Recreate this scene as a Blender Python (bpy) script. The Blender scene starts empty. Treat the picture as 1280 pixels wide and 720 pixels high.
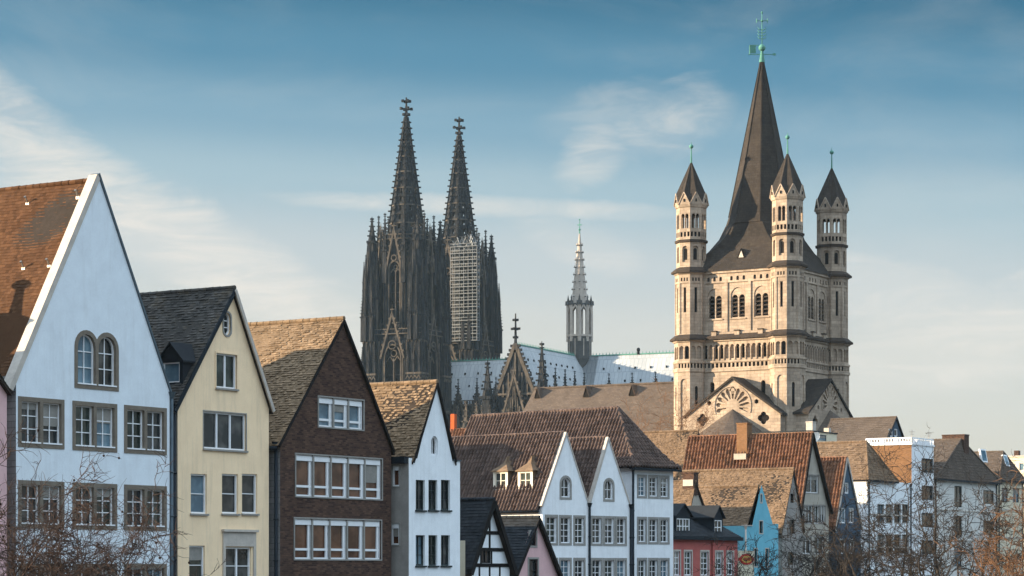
import bpy, math, random
from mathutils import Vector as V, Matrix
from mathutils.geometry import tessellate_polygon

SC = bpy.context.scene
COL = SC.collection
PI = math.pi
R = math.radians
# ---------------------------------------------------------------- camera
F, CX, HY, ZC = 3200.0, 640.0, 715.0, 8.5      # focal length (px), principal column, horizon row, eye height (m)
cam = bpy.data.objects.new('camera', bpy.data.cameras.new('camera'))
COL.objects.link(cam)
cam.location = (0, 0, ZC)
cam.rotation_euler = (R(90), 0, 0)
cam.data.sensor_width = 36
cam.data.lens = F / 1280 * 36
cam.data.shift_y = (HY - 360) / 1280
cam.data.clip_start = 0.5
cam.data.clip_end = 30000
SC.camera = cam
# ---------------------------------------------------------------- exposure, sky, sun
SC.view_settings.view_transform = 'Standard'
SC.view_settings.look = 'None'
SC.view_settings.gamma = 1
SC.view_settings.use_curve_mapping = False
SC.view_settings.exposure = 1.65
SC.cycles.use_denoising = True
SC.cycles.max_bounces = 6
SC.cycles.volume_bounces = 0
SUN_DIR = V((-0.998, -0.06, math.tan(R(12.0)))).normalized()   # towards the sun
SUN_EL = math.asin(SUN_DIR.z)
SUN_AZ = math.atan2(SUN_DIR.x, SUN_DIR.y)                      # from +Y, clockwise
W = bpy.data.worlds.new('World')
SC.world = W
W.use_nodes = True
def build_sky():
    nt = W.node_tree
    N, L = nt.nodes, nt.links
    N.clear()
    out = N.new('ShaderNodeOutputWorld')
    bg = N.new('ShaderNodeBackground')
    bg.inputs['Strength'].default_value = 0.14
    L.new(bg.outputs[0], out.inputs[0])
    sky = N.new('ShaderNodeTexSky')
    sky.sky_type = 'NISHITA'
    sky.sun_disc = False
    sky.sun_elevation = SUN_EL
    sky.sun_rotation = SUN_AZ
    sky.altitude = 50
    sky.air_density = 1.0
    sky.dust_density = 0.6
    sky.ozone_density = 2.5
    tc = N.new('ShaderNodeTexCoord')
    sep = N.new('ShaderNodeSeparateXYZ')
    L.new(tc.outputs['Generated'], sep.inputs[0])
    # the cold blue of the upper air against the pale air near the horizon, by height only
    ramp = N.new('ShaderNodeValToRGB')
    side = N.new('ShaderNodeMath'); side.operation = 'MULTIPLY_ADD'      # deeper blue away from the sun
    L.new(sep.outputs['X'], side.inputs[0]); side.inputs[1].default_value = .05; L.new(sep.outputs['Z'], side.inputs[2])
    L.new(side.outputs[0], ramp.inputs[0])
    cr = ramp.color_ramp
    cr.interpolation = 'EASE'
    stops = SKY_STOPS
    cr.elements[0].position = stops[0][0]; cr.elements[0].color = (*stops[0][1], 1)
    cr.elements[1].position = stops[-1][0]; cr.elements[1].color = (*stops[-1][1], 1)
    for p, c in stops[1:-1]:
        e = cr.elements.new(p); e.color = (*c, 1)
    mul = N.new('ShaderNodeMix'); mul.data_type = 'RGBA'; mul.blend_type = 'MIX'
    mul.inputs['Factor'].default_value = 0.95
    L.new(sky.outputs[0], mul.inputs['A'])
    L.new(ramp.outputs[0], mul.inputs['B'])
    # thin cirrus: stretched noise over the direction of view
    def maprange(src, lo, hi):
        m = N.new('ShaderNodeMapRange'); m.interpolation_type = 'SMOOTHSTEP'
        m.inputs['From Min'].default_value = lo; m.inputs['From Max'].default_value = hi
        L.new(src, m.inputs['Value']); return m.outputs[0]
    def math_(op, a, b):
        m = N.new('ShaderNodeMath'); m.operation = op
        for i, s in enumerate((a, b)):
            if isinstance(s, (int, float)): m.inputs[i].default_value = s
            else: L.new(s, m.inputs[i])
        return m.outputs[0]
    def noise(rot, scale, loc, sc, det, rough, dist):
        mp = N.new('ShaderNodeMapping'); mp.vector_type = 'POINT'
        mp.inputs['Rotation'].default_value = rot
        mp.inputs['Scale'].default_value = scale
        mp.inputs['Location'].default_value = loc
        L.new(tc.outputs['Generated'], mp.inputs[0])
        n = N.new('ShaderNodeTexNoise')
        n.inputs['Scale'].default_value = sc; n.inputs['Detail'].default_value = det
        n.inputs['Roughness'].default_value = rough; n.inputs['Distortion'].default_value = dist
        L.new(mp.outputs[0], n.inputs['Vector']); return n.outputs[0]
    fac = None
    def streak(cx, cz, ang, hl, hw, amt, seed):
        """one band of cirrus: centre direction (x, z), slope, half length, half width"""
        nonlocal fac
        dx = math_('SUBTRACT', sep.outputs['X'], cx); dz = math_('SUBTRACT', sep.outputs['Z'], cz)
        c, s = math.cos(ang), math.sin(ang)
        u = math_('ADD', math_('MULTIPLY', dx, c / hl), math_('MULTIPLY', dz, s / hl))
        w = math_('ADD', math_('MULTIPLY', dx, -s / hw), math_('MULTIPLY', dz, c / hw))
        wob = noise((0, ang, 0), (1, 1, 2), (seed, 0, seed * .7), 22, 6, .65, 1.2)
        w = math_('ADD', w, math_('MULTIPLY', math_('SUBTRACT', wob, .5), 1.3))
        d = math_('ADD', math_('MULTIPLY', u, u), math_('MULTIPLY', w, w))
        m = maprange(d, 1.3, -.1)
        tex = maprange(noise((0, ang + .35, 0), (6, 6, 30), (seed * 1.3, seed, 0), 3.2, 8, .62, .9), .38, .68)
        m = math_('MULTIPLY', m, math_('ADD', math_('MULTIPLY', tex, .6), .4))
        m = math_('MULTIPLY', m, amt)
        fac = m if fac is None else math_('MAXIMUM', fac, m)
    for st in CLOUDS: streak(*st)
    # an overall faint veil
    veil = maprange(noise((0, .3, 0), (3, 3, 9), (2.1, 0, .4), 2.6, 7, .6, .5), .45, .8)
    fac = math_('MAXIMUM', fac, math_('MULTIPLY', veil, .15))
    cl = N.new('ShaderNodeMix'); cl.data_type = 'RGBA'
    L.new(fac, cl.inputs['Factor'])
    L.new(mul.outputs['Result'], cl.inputs['A'])
    cl.inputs['B'].default_value = CLOUD_COL
    L.new(cl.outputs['Result'], bg.inputs['Color'])
def dirx(px): return (px - 640) / F
def dirz(py): return (HY - py) / F
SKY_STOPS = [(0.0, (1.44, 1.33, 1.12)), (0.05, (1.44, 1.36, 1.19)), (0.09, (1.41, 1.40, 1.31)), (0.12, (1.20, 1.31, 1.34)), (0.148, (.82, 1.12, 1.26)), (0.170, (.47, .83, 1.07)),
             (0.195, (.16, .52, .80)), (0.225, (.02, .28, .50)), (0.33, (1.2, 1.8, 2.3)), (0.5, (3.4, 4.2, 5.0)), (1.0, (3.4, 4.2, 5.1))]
CLOUD_COL = (1.92, 1.82, 1.66, 1)
CLOUDS = [(dirx(200), dirz(290), -.50, .125, .017, .9, 3.1), (dirx(10), dirz(150), -.60, .05, .016, .7, 8.2),
          (dirx(610), dirz(262), -.04, .085, .0045, .75, 5.4), (dirx(830), dirz(162), .3, .028, .015, .5, 1.7), (dirx(765), dirz(150), .25, .03, .012, .28, 6.1),
          (dirx(738), dirz(200), .8, .018, .012, .55, 9.9), (dirx(720), dirz(305), -.35, .03, .010, .45, 4.6),
          (dirx(1240), dirz(420), .25, .08, .020, .7, 7.3), (dirx(1150), dirz(390), -.3, .06, .018, .7, 2.4)]
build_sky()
sun = bpy.data.objects.new('sun', bpy.data.lights.new('sun', 'SUN'))
COL.objects.link(sun)
sun.data.energy = 4.6
sun.data.angle = R(0.5)
sun.data.color = (1.0, 0.79, 0.54)
sun.rotation_euler = SUN_DIR.to_track_quat('Z', 'Y').to_euler()

# ---------------------------------------------------------------- materials
def node_mat(name):
    m = bpy.data.materials.new(name); m.use_nodes = True
    nt = m.node_tree
    return m, nt.nodes, nt.links, nt.nodes['Principled BSDF']
def mixrgb(N, L, fac, a, b, blend='MIX'):
    x = N.new('ShaderNodeMix'); x.data_type = 'RGBA'; x.blend_type = blend
    for sock, s in (('Factor', fac), ('A', a), ('B', b)):
        if hasattr(s, 'links'): L.new(s, x.inputs[sock])
        elif sock == 'Factor': x.inputs[sock].default_value = s
        else: x.inputs[sock].default_value = (*s, 1)
    return x.outputs['Result']
def mr(N, L, src, lo, hi, a=0., b=1.):
    m = N.new('ShaderNodeMapRange')
    for k, v in (('From Min', lo), ('From Max', hi), ('To Min', a), ('To Max', b)): m.inputs[k].default_value = v
    L.new(src, m.inputs['Value']); return m.outputs[0]
def noise_node(N, L, co, scale, detail=5, rough=.6, stretch=None):
    n = N.new('ShaderNodeTexNoise')
    n.inputs['Scale'].default_value = scale; n.inputs['Detail'].default_value = detail; n.inputs['Roughness'].default_value = rough
    if stretch:
        mp = N.new('ShaderNodeMapping'); mp.inputs['Scale'].default_value = stretch
        L.new(co, mp.inputs[0]); co = mp.outputs[0]
    L.new(co, n.inputs['Vector']); return n.outputs[0]
def surface(name, col, col2=None, scale=1.5, var=.18, rough=.9, spec=.06, fine=14, fvar=.12, streak=0, streak_col=(.2, .19, .17),
            bump=0., bscale=30, brick=None, tint=0., metallic=0., moss=None, joints=.5):
    """mottled surface: broad stains, fine grain, optional run-down streaks or painted highlights, masonry joints and per-tile tint"""
    m, N, L, P = node_mat(name)
    co = N.new('ShaderNodeTexCoord').outputs['Object']
    uv = N.new('ShaderNodeUVMap').outputs[0]
    col2 = col2 or tuple(c * (1 - var * 2) for c in col)
    f = mr(N, L, noise_node(N, L, co, scale, 6, .65), .32, .68)
    c = mixrgb(N, L, f, col, col2)
    height = None
    if brick:
        bw, bh, mortar, bc1, bc2, mc = brick
        b = N.new('ShaderNodeTexBrick')
        b.inputs['Scale'].default_value = 1
        b.inputs['Brick Width'].default_value = bw; b.inputs['Row Height'].default_value = bh
        b.inputs['Mortar Size'].default_value = mortar; b.inputs['Mortar Smooth'].default_value = .2
        b.inputs['Color1'].default_value = (*bc1, 1); b.inputs['Color2'].default_value = (*bc2, 1); b.inputs['Mortar'].default_value = (*mc, 1)
        L.new(uv, b.inputs['Vector'])
        c = mixrgb(N, L, 1., c, b.outputs['Color'], 'MULTIPLY')
        height = b.outputs['Fac']
    if moss:
        mf = mr(N, L, noise_node(N, L, co, 1.1, 8, .75), .52, .66, 0, .75)
        c = mixrgb(N, L, mf, c, moss)
    fn = noise_node(N, L, co, fine, 4, .7)
    c = mixrgb(N, L, 1., c, mixrgb(N, L, fn, (1 - fvar * 2,) * 3, (1 + fvar * 2,) * 3), 'MULTIPLY')
    if tint:
        at = N.new('ShaderNodeAttribute'); at.attribute_name = 'tint'
        tv = mr(N, L, at.outputs['Fac'], 0, 1, 1 - tint, 1 + tint)
        cb = N.new('ShaderNodeCombineColor')
        for k in range(3): L.new(tv, cb.inputs[k])
        c = mixrgb(N, L, 1., c, cb.outputs[0], 'MULTIPLY')
    if streak:
        sf = mr(N, L, noise_node(N, L, co, 1.0, 6, .7, (2.2, 2.2, .22)), .5, .72, 0, streak)
        c = mixrgb(N, L, sf, c, streak_col)
    L.new(c, P.inputs['Base Color'])
    P.inputs['Roughness'].default_value = rough
    P.inputs['Specular IOR Level'].default_value = spec
    P.inputs['Metallic'].default_value = metallic
    if bump or height is not None:
        h = noise_node(N, L, co, bscale, 5, .65)
        bp = N.new('ShaderNodeBump'); bp.inputs['Strength'].default_value = bump or .3; bp.inputs['Distance'].default_value = .03
        L.new(h, bp.inputs['Height']); nrm = bp.outputs[0]
        if height is not None:
            b2 = N.new('ShaderNodeBump'); b2.invert = True
            b2.inputs['Strength'].default_value = joints; b2.inputs['Distance'].default_value = .02
            L.new(height, b2.inputs['Height']); L.new(nrm, b2.inputs['Normal']); nrm = b2.outputs[0]
        L.new(nrm, P.inputs['Normal'])
    return m
def glass_mat(name, dark=(.018, .022, .025), curtain=(.09, .09, .085), lo=.5, hi=.7, rough=.06):
    """window pane: dark room behind, here and there a curtain or painted reflection, mirror gloss in front"""
    m, N, L, P = node_mat(name)
    co = N.new('ShaderNodeTexCoord').outputs['Object']
    oi = N.new('ShaderNodeObjectInfo').outputs['Random']
    n = N.new('ShaderNodeTexNoise'); n.noise_dimensions = '4D'
    n.inputs['Scale'].default_value = 1.1; n.inputs['Detail'].default_value = 3
    L.new(co, n.inputs['Vector'])
    mm = N.new('ShaderNodeMath'); mm.operation = 'MULTIPLY'; mm.inputs[1].default_value = 37.0
    L.new(oi, mm.inputs[0]); L.new(mm.outputs[0], n.inputs['W'])
    c = mixrgb(N, L, mr(N, L, n.outputs[0], lo, hi), dark, curtain)
    L.new(c, P.inputs['Base Color'])
    P.inputs['Roughness'].default_value = rough
    P.inputs['Specular IOR Level'].default_value = .3
    h = noise_node(N, L, co, 2.2, 2, .5)
    bp = N.new('ShaderNodeBump'); bp.inputs['Strength'].default_value = .06; bp.inputs['Distance'].default_value = .05
    L.new(h, bp.inputs['Height']); L.new(bp.outputs[0], P.inputs['Normal'])
    return m

# ---------------------------------------------------------------- mesh builder
class MB:
    def __init__(s): s.v = []; s.f = []; s.m = []; s.t = []; s.s = []
    def poly(s, pts, m=0, t=.5, sm=False):
        i = len(s.v); s.v += [tuple(p) for p in pts]
        s.f.append(tuple(range(i, i + len(pts)))); s.m.append(m); s.t.append(t); s.s.append(sm)
    def mesh(s, vs, fs, m=0, t=.5, sm=False):
        i = len(s.v); s.v += [tuple(p) for p in vs]
        for f in fs: s.f.append(tuple(i + k for k in f)); s.m.append(m); s.t.append(t); s.s.append(sm)
    def hexa(s, p, m=0, t=.5):
        """8 corners: bottom ring 0-3, top ring 4-7"""
        s.mesh(p, [(3, 2, 1, 0), (4, 5, 6, 7), (0, 1, 5, 4), (1, 2, 6, 5), (2, 3, 7, 6), (3, 0, 4, 7)], m, t)
    def box(s, x0, x1, y0, y1, z0, z1, m=0, t=.5):
        s.hexa([(x0, y0, z0), (x1, y0, z0), (x1, y1, z0), (x0, y1, z0), (x0, y0, z1), (x1, y0, z1), (x1, y1, z1), (x0, y1, z1)], m, t)
    def bar(s, p, q, w, h, up=(0, 0, 1), m=0, t=.5):
        p, q, up = V(p), V(q), V(up); d = (q - p).normalized()
        a = d.cross(up)
        if a.length < 1e-4: a = d.cross(V((1, 0, 0)))
        a.normalize(); b = a.cross(d); a *= w / 2; b *= h / 2
        s.hexa([p - a - b, p + a - b, p + a + b, p - a + b, q - a - b, q + a - b, q + a + b, q - a + b], m, t)
    def frust(s, cx, cy, z0, z1, r0, r1, n=8, rot=0., m=0, t=.5, sm=False, caps=True):
        vs = []
        for z, r in ((z0, r0), (z1, r1)):
            for k in range(n):
                a = rot + 2 * PI * k / n; vs.append((cx + r * math.cos(a), cy + r * math.sin(a), z))
        s.mesh(vs, [(k, (k + 1) % n, n + (k + 1) % n, n + k) for k in range(n)], m, t, sm)
        if caps:
            if r1 > 1e-3: s.poly(vs[n:], m, t)
            if r0 > 1e-3: s.poly(vs[:n][::-1], m, t)
    def lathe(s, cx, cy, prof, n=12, rot=0., m=0, t=.5, sm=False):
        for (r0, z0), (r1, z1) in zip(prof, prof[1:]): s.frust(cx, cy, z0, z1, r0, r1, n, rot, m, t, sm, False)
    def tube(s, path, rad, n=6, m=0, t=.5, sm=True, caps=True):
        path = [V(p) for p in path]
        rad = rad if hasattr(rad, '__len__') else [rad] * len(path)
        vs = []; ref = None
        for i, p in enumerate(path):
            d = (path[min(i + 1, len(path) - 1)] - path[max(i - 1, 0)])
            d = d.normalized() if d.length > 1e-9 else V((0, 0, 1))
            if ref is None: ref = V((0, 0, 1)) if abs(d.z) < .9 else V((1, 0, 0))
            a = d.cross(ref).normalized(); b = d.cross(a); ref = b.cross(d) if False else ref
            for k in range(n):
                w = 2 * PI * k / n; vs.append(p + (a * math.cos(w) + b * math.sin(w)) * rad[i])
        fs = [(i * n + k, i * n + (k + 1) % n, (i + 1) * n + (k + 1) % n, (i + 1) * n + k) for i in range(len(path) - 1) for k in range(n)]
        if caps and n > 3: fs += [tuple(range(n))[::-1], tuple((len(path) - 1) * n + k for k in range(n))]
        s.mesh(vs, fs, m, t, sm)
    def ball(s, c, r, n=10, m=0, t=.5, sz=1.):
        pr = [(r * math.sin(PI * k / 6), -r * sz * math.cos(PI * k / 6)) for k in range(7)]
        s.lathe(c[0], c[1], [(max(a, 1e-4), c[2] + b) for a, b in pr], n, 0, m, t, True)
    def prism(s, pts, y0, y1, m=0, t=.5):
        """polygon in (x, z) extruded along y"""
        n = len(pts)
        a = [(x, y0, z) for x, z in pts]; b = [(x, y1, z) for x, z in pts]
        for tri in tess([pts]): s.poly([a[k] for k in tri], m, t); s.poly([b[k] for k in tri][::-1], m, t)
        for k in range(n): s.poly([a[k], a[(k + 1) % n], b[(k + 1) % n], b[k]], m, t)
    def build(s, name, mats, parent=None, label=None):
        me = bpy.data.meshes.new(name)
        me.from_pydata(s.v, [], s.f)
        for mt in (mats if isinstance(mats, (list, tuple)) else [mats]): me.materials.append(mt)
        me.polygons.foreach_set('material_index', s.m)
        me.polygons.foreach_set('use_smooth', s.s)
        uvl = me.uv_layers.new(name='UVMap')
        att = me.attributes.new('tint', 'FLOAT', 'FACE')
        att.data.foreach_set('value', s.t)
        uvs = [0.] * (2 * len(me.loops))
        vs = me.vertices
        for p in me.polygons:
            n = p.normal
            if abs(n.z) > .999: tx, ty, tz, bx, by, bz = 1, 0, 0, 0, 1, 0
            else:
                l = math.hypot(n.x, n.y); tx, ty, tz = -n.y / l, n.x / l, 0
                bx, by, bz = n.y * tz - n.z * ty, n.z * tx - n.x * tz, n.x * ty - n.y * tx
            for li in p.loop_indices:
                c = vs[me.loops[li].vertex_index].co
                uvs[2 * li] = c.x * tx + c.y * ty; uvs[2 * li + 1] = c.x * bx + c.y * by + c.z * bz
        uvl.data.foreach_set('uv', uvs)
        o = bpy.data.objects.new(name, me); COL.objects.link(o)
        if parent: o.parent = parent
        if label: o['label'] = label
        return o
def tess(loops):
    return tessellate_polygon([[V((x, z, 0)) for x, z in lp] for lp in loops])
def tag(o, label=None, cat=None, group=None, kind=None):
    for k, v in (('label', label), ('category', cat), ('group', group), ('kind', kind)):
        if v: o[k] = v
    return o
def empty(name, loc, rz, label, cat, group=None):
    o = bpy.data.objects.new(name, None); COL.objects.link(o)
    o.location = loc; o.rotation_euler = (0, 0, rz); o.empty_display_size = .3
    return tag(o, label, cat, group)
def copy_tree(o, parent=None):
    c = o.copy(); COL.objects.link(c)
    if parent: c.parent = parent
    for ch in list(o.children): copy_tree(ch, c)
    return c

# a plane of a building: origin, horizontal axis, outward normal; z is always up
class Pl:
    def __init__(s, o, eu, n): s.o, s.eu, s.n = V(o), V(eu).normalized(), V(n).normalized()
    def p(s, u, z, d=0.): return s.o + s.eu * u + V((0, 0, z)) - s.n * d
    def box(s, mb, u0, u1, z0, z1, d0, d1, m=0, t=.5):
        mb.hexa([s.p(u0, z0, d0), s.p(u1, z0, d0), s.p(u1, z0, d1), s.p(u0, z0, d1), s.p(u0, z1, d0), s.p(u1, z1, d0), s.p(u1, z1, d1), s.p(u0, z1, d1)], m, t)
    def slab(s, mb, pts, d0, d1, m=0, t=.5):
        """polygon in (u, z) with depth d0..d1 (front at d0)"""
        n = len(pts)
        for tri in tess([pts]): mb.poly([s.p(*pts[k], d0) for k in tri], m, t); mb.poly([s.p(*pts[k], d1) for k in tri][::-1], m, t)
        for k in range(n):
            a, b = pts[k], pts[(k + 1) % n]
            mb.poly([s.p(*a, d0), s.p(*b, d0), s.p(*b, d1), s.p(*a, d1)], m, t)
    def wall(s, mb, outline, holes=(), depth=.2, m=0, back=None, d=0.):
        """wall face with real openings and their reveals; back: material index that closes the openings"""
        loops = [outline] + [h for h in holes]
        flat = [p for l in loops for p in l]
        for tri in tess(loops): mb.poly([s.p(*flat[k], d) for k in tri], m)
        for h in holes:
            for k in range(len(h)):
                a, b = h[k], h[(k + 1) % len(h)]
                mb.poly([s.p(*a, d), s.p(*b, d), s.p(*b, d + depth), s.p(*a, d + depth)], m)
            if back is not None:
                for tri in tess([h]): mb.poly([s.p(*h[k], d + depth) for k in tri], back)
    def band(s, mb, inner, outer, d0, d1, m=0):
        """ring between two outlines with the same number of points"""
        n = len(inner)
        for k in range(n):
            j = (k + 1) % n
            i0, i1, o0, o1 = inner[k], inner[j], outer[k], outer[j]
            mb.poly([s.p(*i0, d0), s.p(*i1, d0), s.p(*o1, d0), s.p(*o0, d0)], m)
            mb.poly([s.p(*o0, d0), s.p(*o1, d0), s.p(*o1, d1), s.p(*o0, d1)], m)
            mb.poly([s.p(*i0, d0), s.p(*i0, d1), s.p(*i1, d1), s.p(*i1, d0)], m)
def rect(u0, u1, z0, z1): return [(u0, z0), (u1, z0), (u1, z1), (u0, z1)]
def arch(u0, u1, z0, z1, kind='round', n=8):
    w = u1 - u0; c = (u0 + u1) / 2; pts = [(u0, z0), (u1, z0)]
    if kind == 'round':
        zs = z1 - w / 2
        pts += [(c + w / 2 * math.cos(PI * k / n), zs + w / 2 * math.sin(PI * k / n)) for k in range(n + 1)]
    elif kind == 'low':                                # flattened segment
        rise = w * .28; zs = z1 - rise
        pts += [(c + w / 2 * math.cos(PI * k / n), zs + rise * math.sin(PI * k / n)) for k in range(n + 1)]
    else:                                              # pointed
        rise = w * .95; zs = z1 - rise; h = n // 2
        pts += [(u1 - (w / 2) * (1 - math.cos(PI / 2 * k / h)), zs + rise * math.sin(PI / 2 * k / h) ** .85) for k in range(h + 1)]
        pts += [(u0 + (w / 2) * (1 - math.cos(PI / 2 * k / h)), zs + rise * math.sin(PI / 2 * k / h) ** .85) for k in range(h - 1, -1, -1)]
    return pts
def circle(cu, cz, r, n=12, a0=0): return [(cu + r * math.cos(a0 + 2 * PI * k / n), cz + r * math.sin(a0 + 2 * PI * k / n)) for k in range(n)]
def inset(pts, du, dz):
    us = [p[0] for p in pts]; zs = [p[1] for p in pts]
    cu, cz = (min(us) + max(us)) / 2, (min(zs) + max(zs)) / 2; hu, hz = (max(us) - min(us)) / 2, (max(zs) - min(zs)) / 2
    return [(cu + (u - cu) * (hu - du) / hu, cz + (z - cz) * (hz - dz) / hz) for u, z in pts]
def bounds(pts):
    us = [p[0] for p in pts]; zs = [p[1] for p in pts]; return min(us), max(us), min(zs), max(zs)

# a building's own axes: x along the front, y into its depth
class Frame:
    def __init__(s, root): s.root = root; s.M = Matrix.Translation(root.location) @ Matrix.Rotation(root.rotation_euler.z, 4, 'Z'); s.I = s.M.inverted()
    def ray(s, px, py):
        o = s.I @ V((0, 0, ZC)); d = (s.I.to_3x3() @ V(((px - CX) / F, 1, (HY - py) / F))); return o, d
    def on(s, pl, px, py):
        """where the line of sight through a photo pixel meets a plane of this building: (u, z)"""
        o, d = s.ray(px, py); t = (pl.o - o).dot(pl.n) / d.dot(pl.n); q = o + d * t
        return (q - pl.o).dot(pl.eu), q.z
def ground_at(px, Y): return V(((px - CX) / F * Y, Y, 0))
def z_at(py, Y): return ZC + (HY - py) * Y / F

WIN_N = 0
def window(pl, parent, hole, depth, fmat, pmat, cols=1, rows=1, leaves=1, fw=.07, bar=.035, surround=None, sw=.14, sp=.03, sill=None, head=None, name='window', leafgap=.09, blind=.3):
    """a window as part > (pane, surround, sill): frame ring, leaf posts, glazing bars"""
    u0, u1, z0, z1 = bounds(hole)
    mb = MB()
    ins = inset(hole, fw, fw)
    pl.band(mb, ins, hole, depth - .07, depth, 0)
    i0, i1, j0, j1 = bounds(ins)
    top = j1
    arched = len(hole) > 4
    lw = (i1 - i0) / leaves
    if head:                                            # white shutter box above the sashes
        pl.box(mb, i0, i1, j1 - head, j1, depth - .11, depth, 0); top = j1 - head
    for k in range(1, leaves): pl.box(mb, i0 + lw * k - leafgap / 2, i0 + lw * k + leafgap / 2, j0, top, depth - .065, depth, 0)
    spring = top - (u1 - u0) * .3 if arched else top
    for l in range(leaves):
        a, b = i0 + lw * l, i0 + lw * (l + 1)
        for c in range(1, cols):
            x = a + (b - a) * c / cols; pl.box(mb, x - bar / 2, x + bar / 2, j0, top if (not arched or cols % 2 == 0 and c == cols // 2) else spring, depth - .045, depth, 0)
        for r in range(1, rows):
            z = j0 + (top - j0) * r / rows
            if not arched or z < spring: pl.box(mb, a, b, z - bar / 2, z + bar / 2, depth - .047, depth, 0)
    w = mb.build(name, fmat, parent)
    global WIN_N
    WIN_N += 1; rg = random.Random(WIN_N * 7 + 1)
    mb = MB(); ta, tb = rg.uniform(-.02, .02), rg.uniform(-.012, .012); uc, zc = (u0 + u1) / 2, (z0 + z1) / 2
    for tri in tess([hole]): mb.poly([pl.p(*hole[k], depth + .004 + ta * (hole[k][0] - uc) + tb * (hole[k][1] - zc)) for k in tri])
    if pmat in (MT['glass'], MT['glass_curtain'], MT['glass_green']): pmat = rg.choice((pmat, MT['glass'], MT['glass_green'], MT['glass_curtain'], MT['glass_painted_sky'], MT['glass']))
    mb.build('pane', pmat, w)
    if blind is not None and rg.random() < blind and not arched:
        mb = MB(); f = rg.uniform(.15, .6); a = i0 + lw * rg.randrange(leaves); pl.box(mb, a + .01, a + lw - .01, top - (top - j0) * f, top - .01, depth - .035, depth - .02); mb.build('blind', MT['blind'], w)
    if surround:
        mb = MB(); out = [(p[0], p[1]) for p in inset(hole, -sw, -sw)]
        pl.band(mb, hole, out, -sp, .04, 0); mb.build('surround', surround, w)
    if sill:
        mb = MB(); pl.box(mb, u0 - .06, u1 + .06, z0 - .08, z0 - .002, -.09, depth - .075); mb.build('sill', sill, w)
    return w

def tiles(mb, o, eu, es, L, S, tw, th, lift=.03, kind='slate', seed=1, clip=None, jit=.4, sheet=True, m=0, sag=.035):
    """roof covering laid tile by tile: o lower corner, eu along the eave, es up the slope; clip: polygon in (s, t)"""
    rng = random.Random(seed)
    o, eu, es = V(o), V(eu).normalized(), V(es).normalized(); n = eu.cross(es).normalized()
    if n.z < 0: n = -n
    def inside(x, y):
        if not clip: return True
        c = False; j = len(clip) - 1
        for i in range(len(clip)):
            xi, yi = clip[i]; xj, yj = clip[j]
            if (yi > y) != (yj > y) and x < (xj - xi) * (y - yi) / (yj - yi) + xi: c = not c
            j = i
        return c
    ph = rng.uniform(0, 6)
    def P(s, t, h=0.): return o + eu * s + es * t + n * (h + sag * (math.sin(s * .8 + ph) * .5 + math.sin(t * 1.1 + s * .45 + ph * 2) * .5))
    if sheet: mb.poly([P(*q, -.012) for q in (clip or [(0, 0), (L, 0), (L, S), (0, S)])], m, .35)
    prof = {'slate': [(0, 0), (1, 0)], 'pan': [(0, .15), (.2, .9), (.42, 1.), (.62, .35), (.82, 0.), (1, .15)]}[kind]
    amp = 0 if kind == 'slate' else tw * .55
    rows = int(math.ceil(S / th)); cols = int(math.ceil(L / tw)) + 1
    for r in range(rows):
        t0 = r * th; t1 = min(t0 + th * 1.12, S)
        off = (tw * .5 if (r % 2 and kind == 'slate') else 0)
        for c in range(-1, cols):
            s0 = c * tw + off; s1 = s0 + tw
            if s1 <= .02 or s0 >= L - .02: continue
            if not inside((max(s0, 0) + min(s1, L)) / 2, (t0 + min(t1, S)) / 2): continue
            tn = min(1, max(0, rng.gauss(.5, .22)))
            hl = lift * (1 + jit * rng.uniform(-1, 1.4)); hu = lift * .15
            dt = rng.uniform(-.12, .1) * th * jit; sk = rng.uniform(-1, 1) * lift * jit * .8
            lo = []; up = []; base = []
            for x, h in prof:
                s = min(max(s0 + x * tw * (.985 if kind == 'slate' else 1), 0), L)
                lo.append(P(s, max(t0 + dt, 0), hl + h * amp + sk * (x - .5))); up.append(P(s, t1, hu + h * amp)); base.append(P(s, max(t0 + dt, 0), -.005 + h * amp * .6))
            for k in range(len(prof) - 1):
                mb.poly([lo[k], lo[k + 1], up[k + 1], up[k]], m, tn)
                mb.poly([base[k], base[k + 1], lo[k + 1], lo[k]], m, tn * .8)
def ridge(mb, p, q, r=.12, step=.35, m=0, seed=3):
    rng = random.Random(seed); p, q = V(p), V(q); n = max(2, int((q - p).length / step)); path = []; rad = []
    for k in range(n):
        a, b = p.lerp(q, k / n), p.lerp(q, (k + .96) / n)
        mb.tube([a, b], [r * rng.uniform(1.02, 1.15), r * rng.uniform(.92, 1.)], 8, m, min(1, max(0, rng.gauss(.5, .2))), False)

# ---------------------------------------------------------------- the materials of the town
MT = {}
MT['plaster_blue'] = surface('plaster_blue', (.72, .78, .82), (.64, .69, .73), 1.2, streak=.3, streak_col=(.46, .47, .47), bump=.25, bscale=40, fvar=.05)
MT['plaster_white'] = surface('plaster_white', (.82, .85, .87), (.72, .75, .77), 1.4, streak=.3, streak_col=(.5, .5, .49), bump=.2, bscale=40, fvar=.05)
MT['plaster_yellow'] = surface('plaster_yellow', (.92, .70, .46), (.84, .63, .41), 1.2, streak=.42, streak_col=(.46, .37, .26), bump=.25, bscale=40, fvar=.05)
MT['plaster_cream'] = surface('plaster_cream', (.66, .60, .46), (.58, .52, .39), 1.4, streak=.2, streak_col=(.4, .36, .28), bump=.2, fvar=.05)
MT['plaster_pink'] = surface('plaster_pink', (.66, .43, .43), (.58, .37, .37), 1.4, streak=.35, streak_col=(.4, .26, .26), bump=.2, fvar=.05)
MT['plaster_red'] = surface('plaster_red', (.44, .13, .11), (.36, .10, .09), 1.4, streak=.35, streak_col=(.3, .09, .08), bump=.2, fvar=.05)
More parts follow.
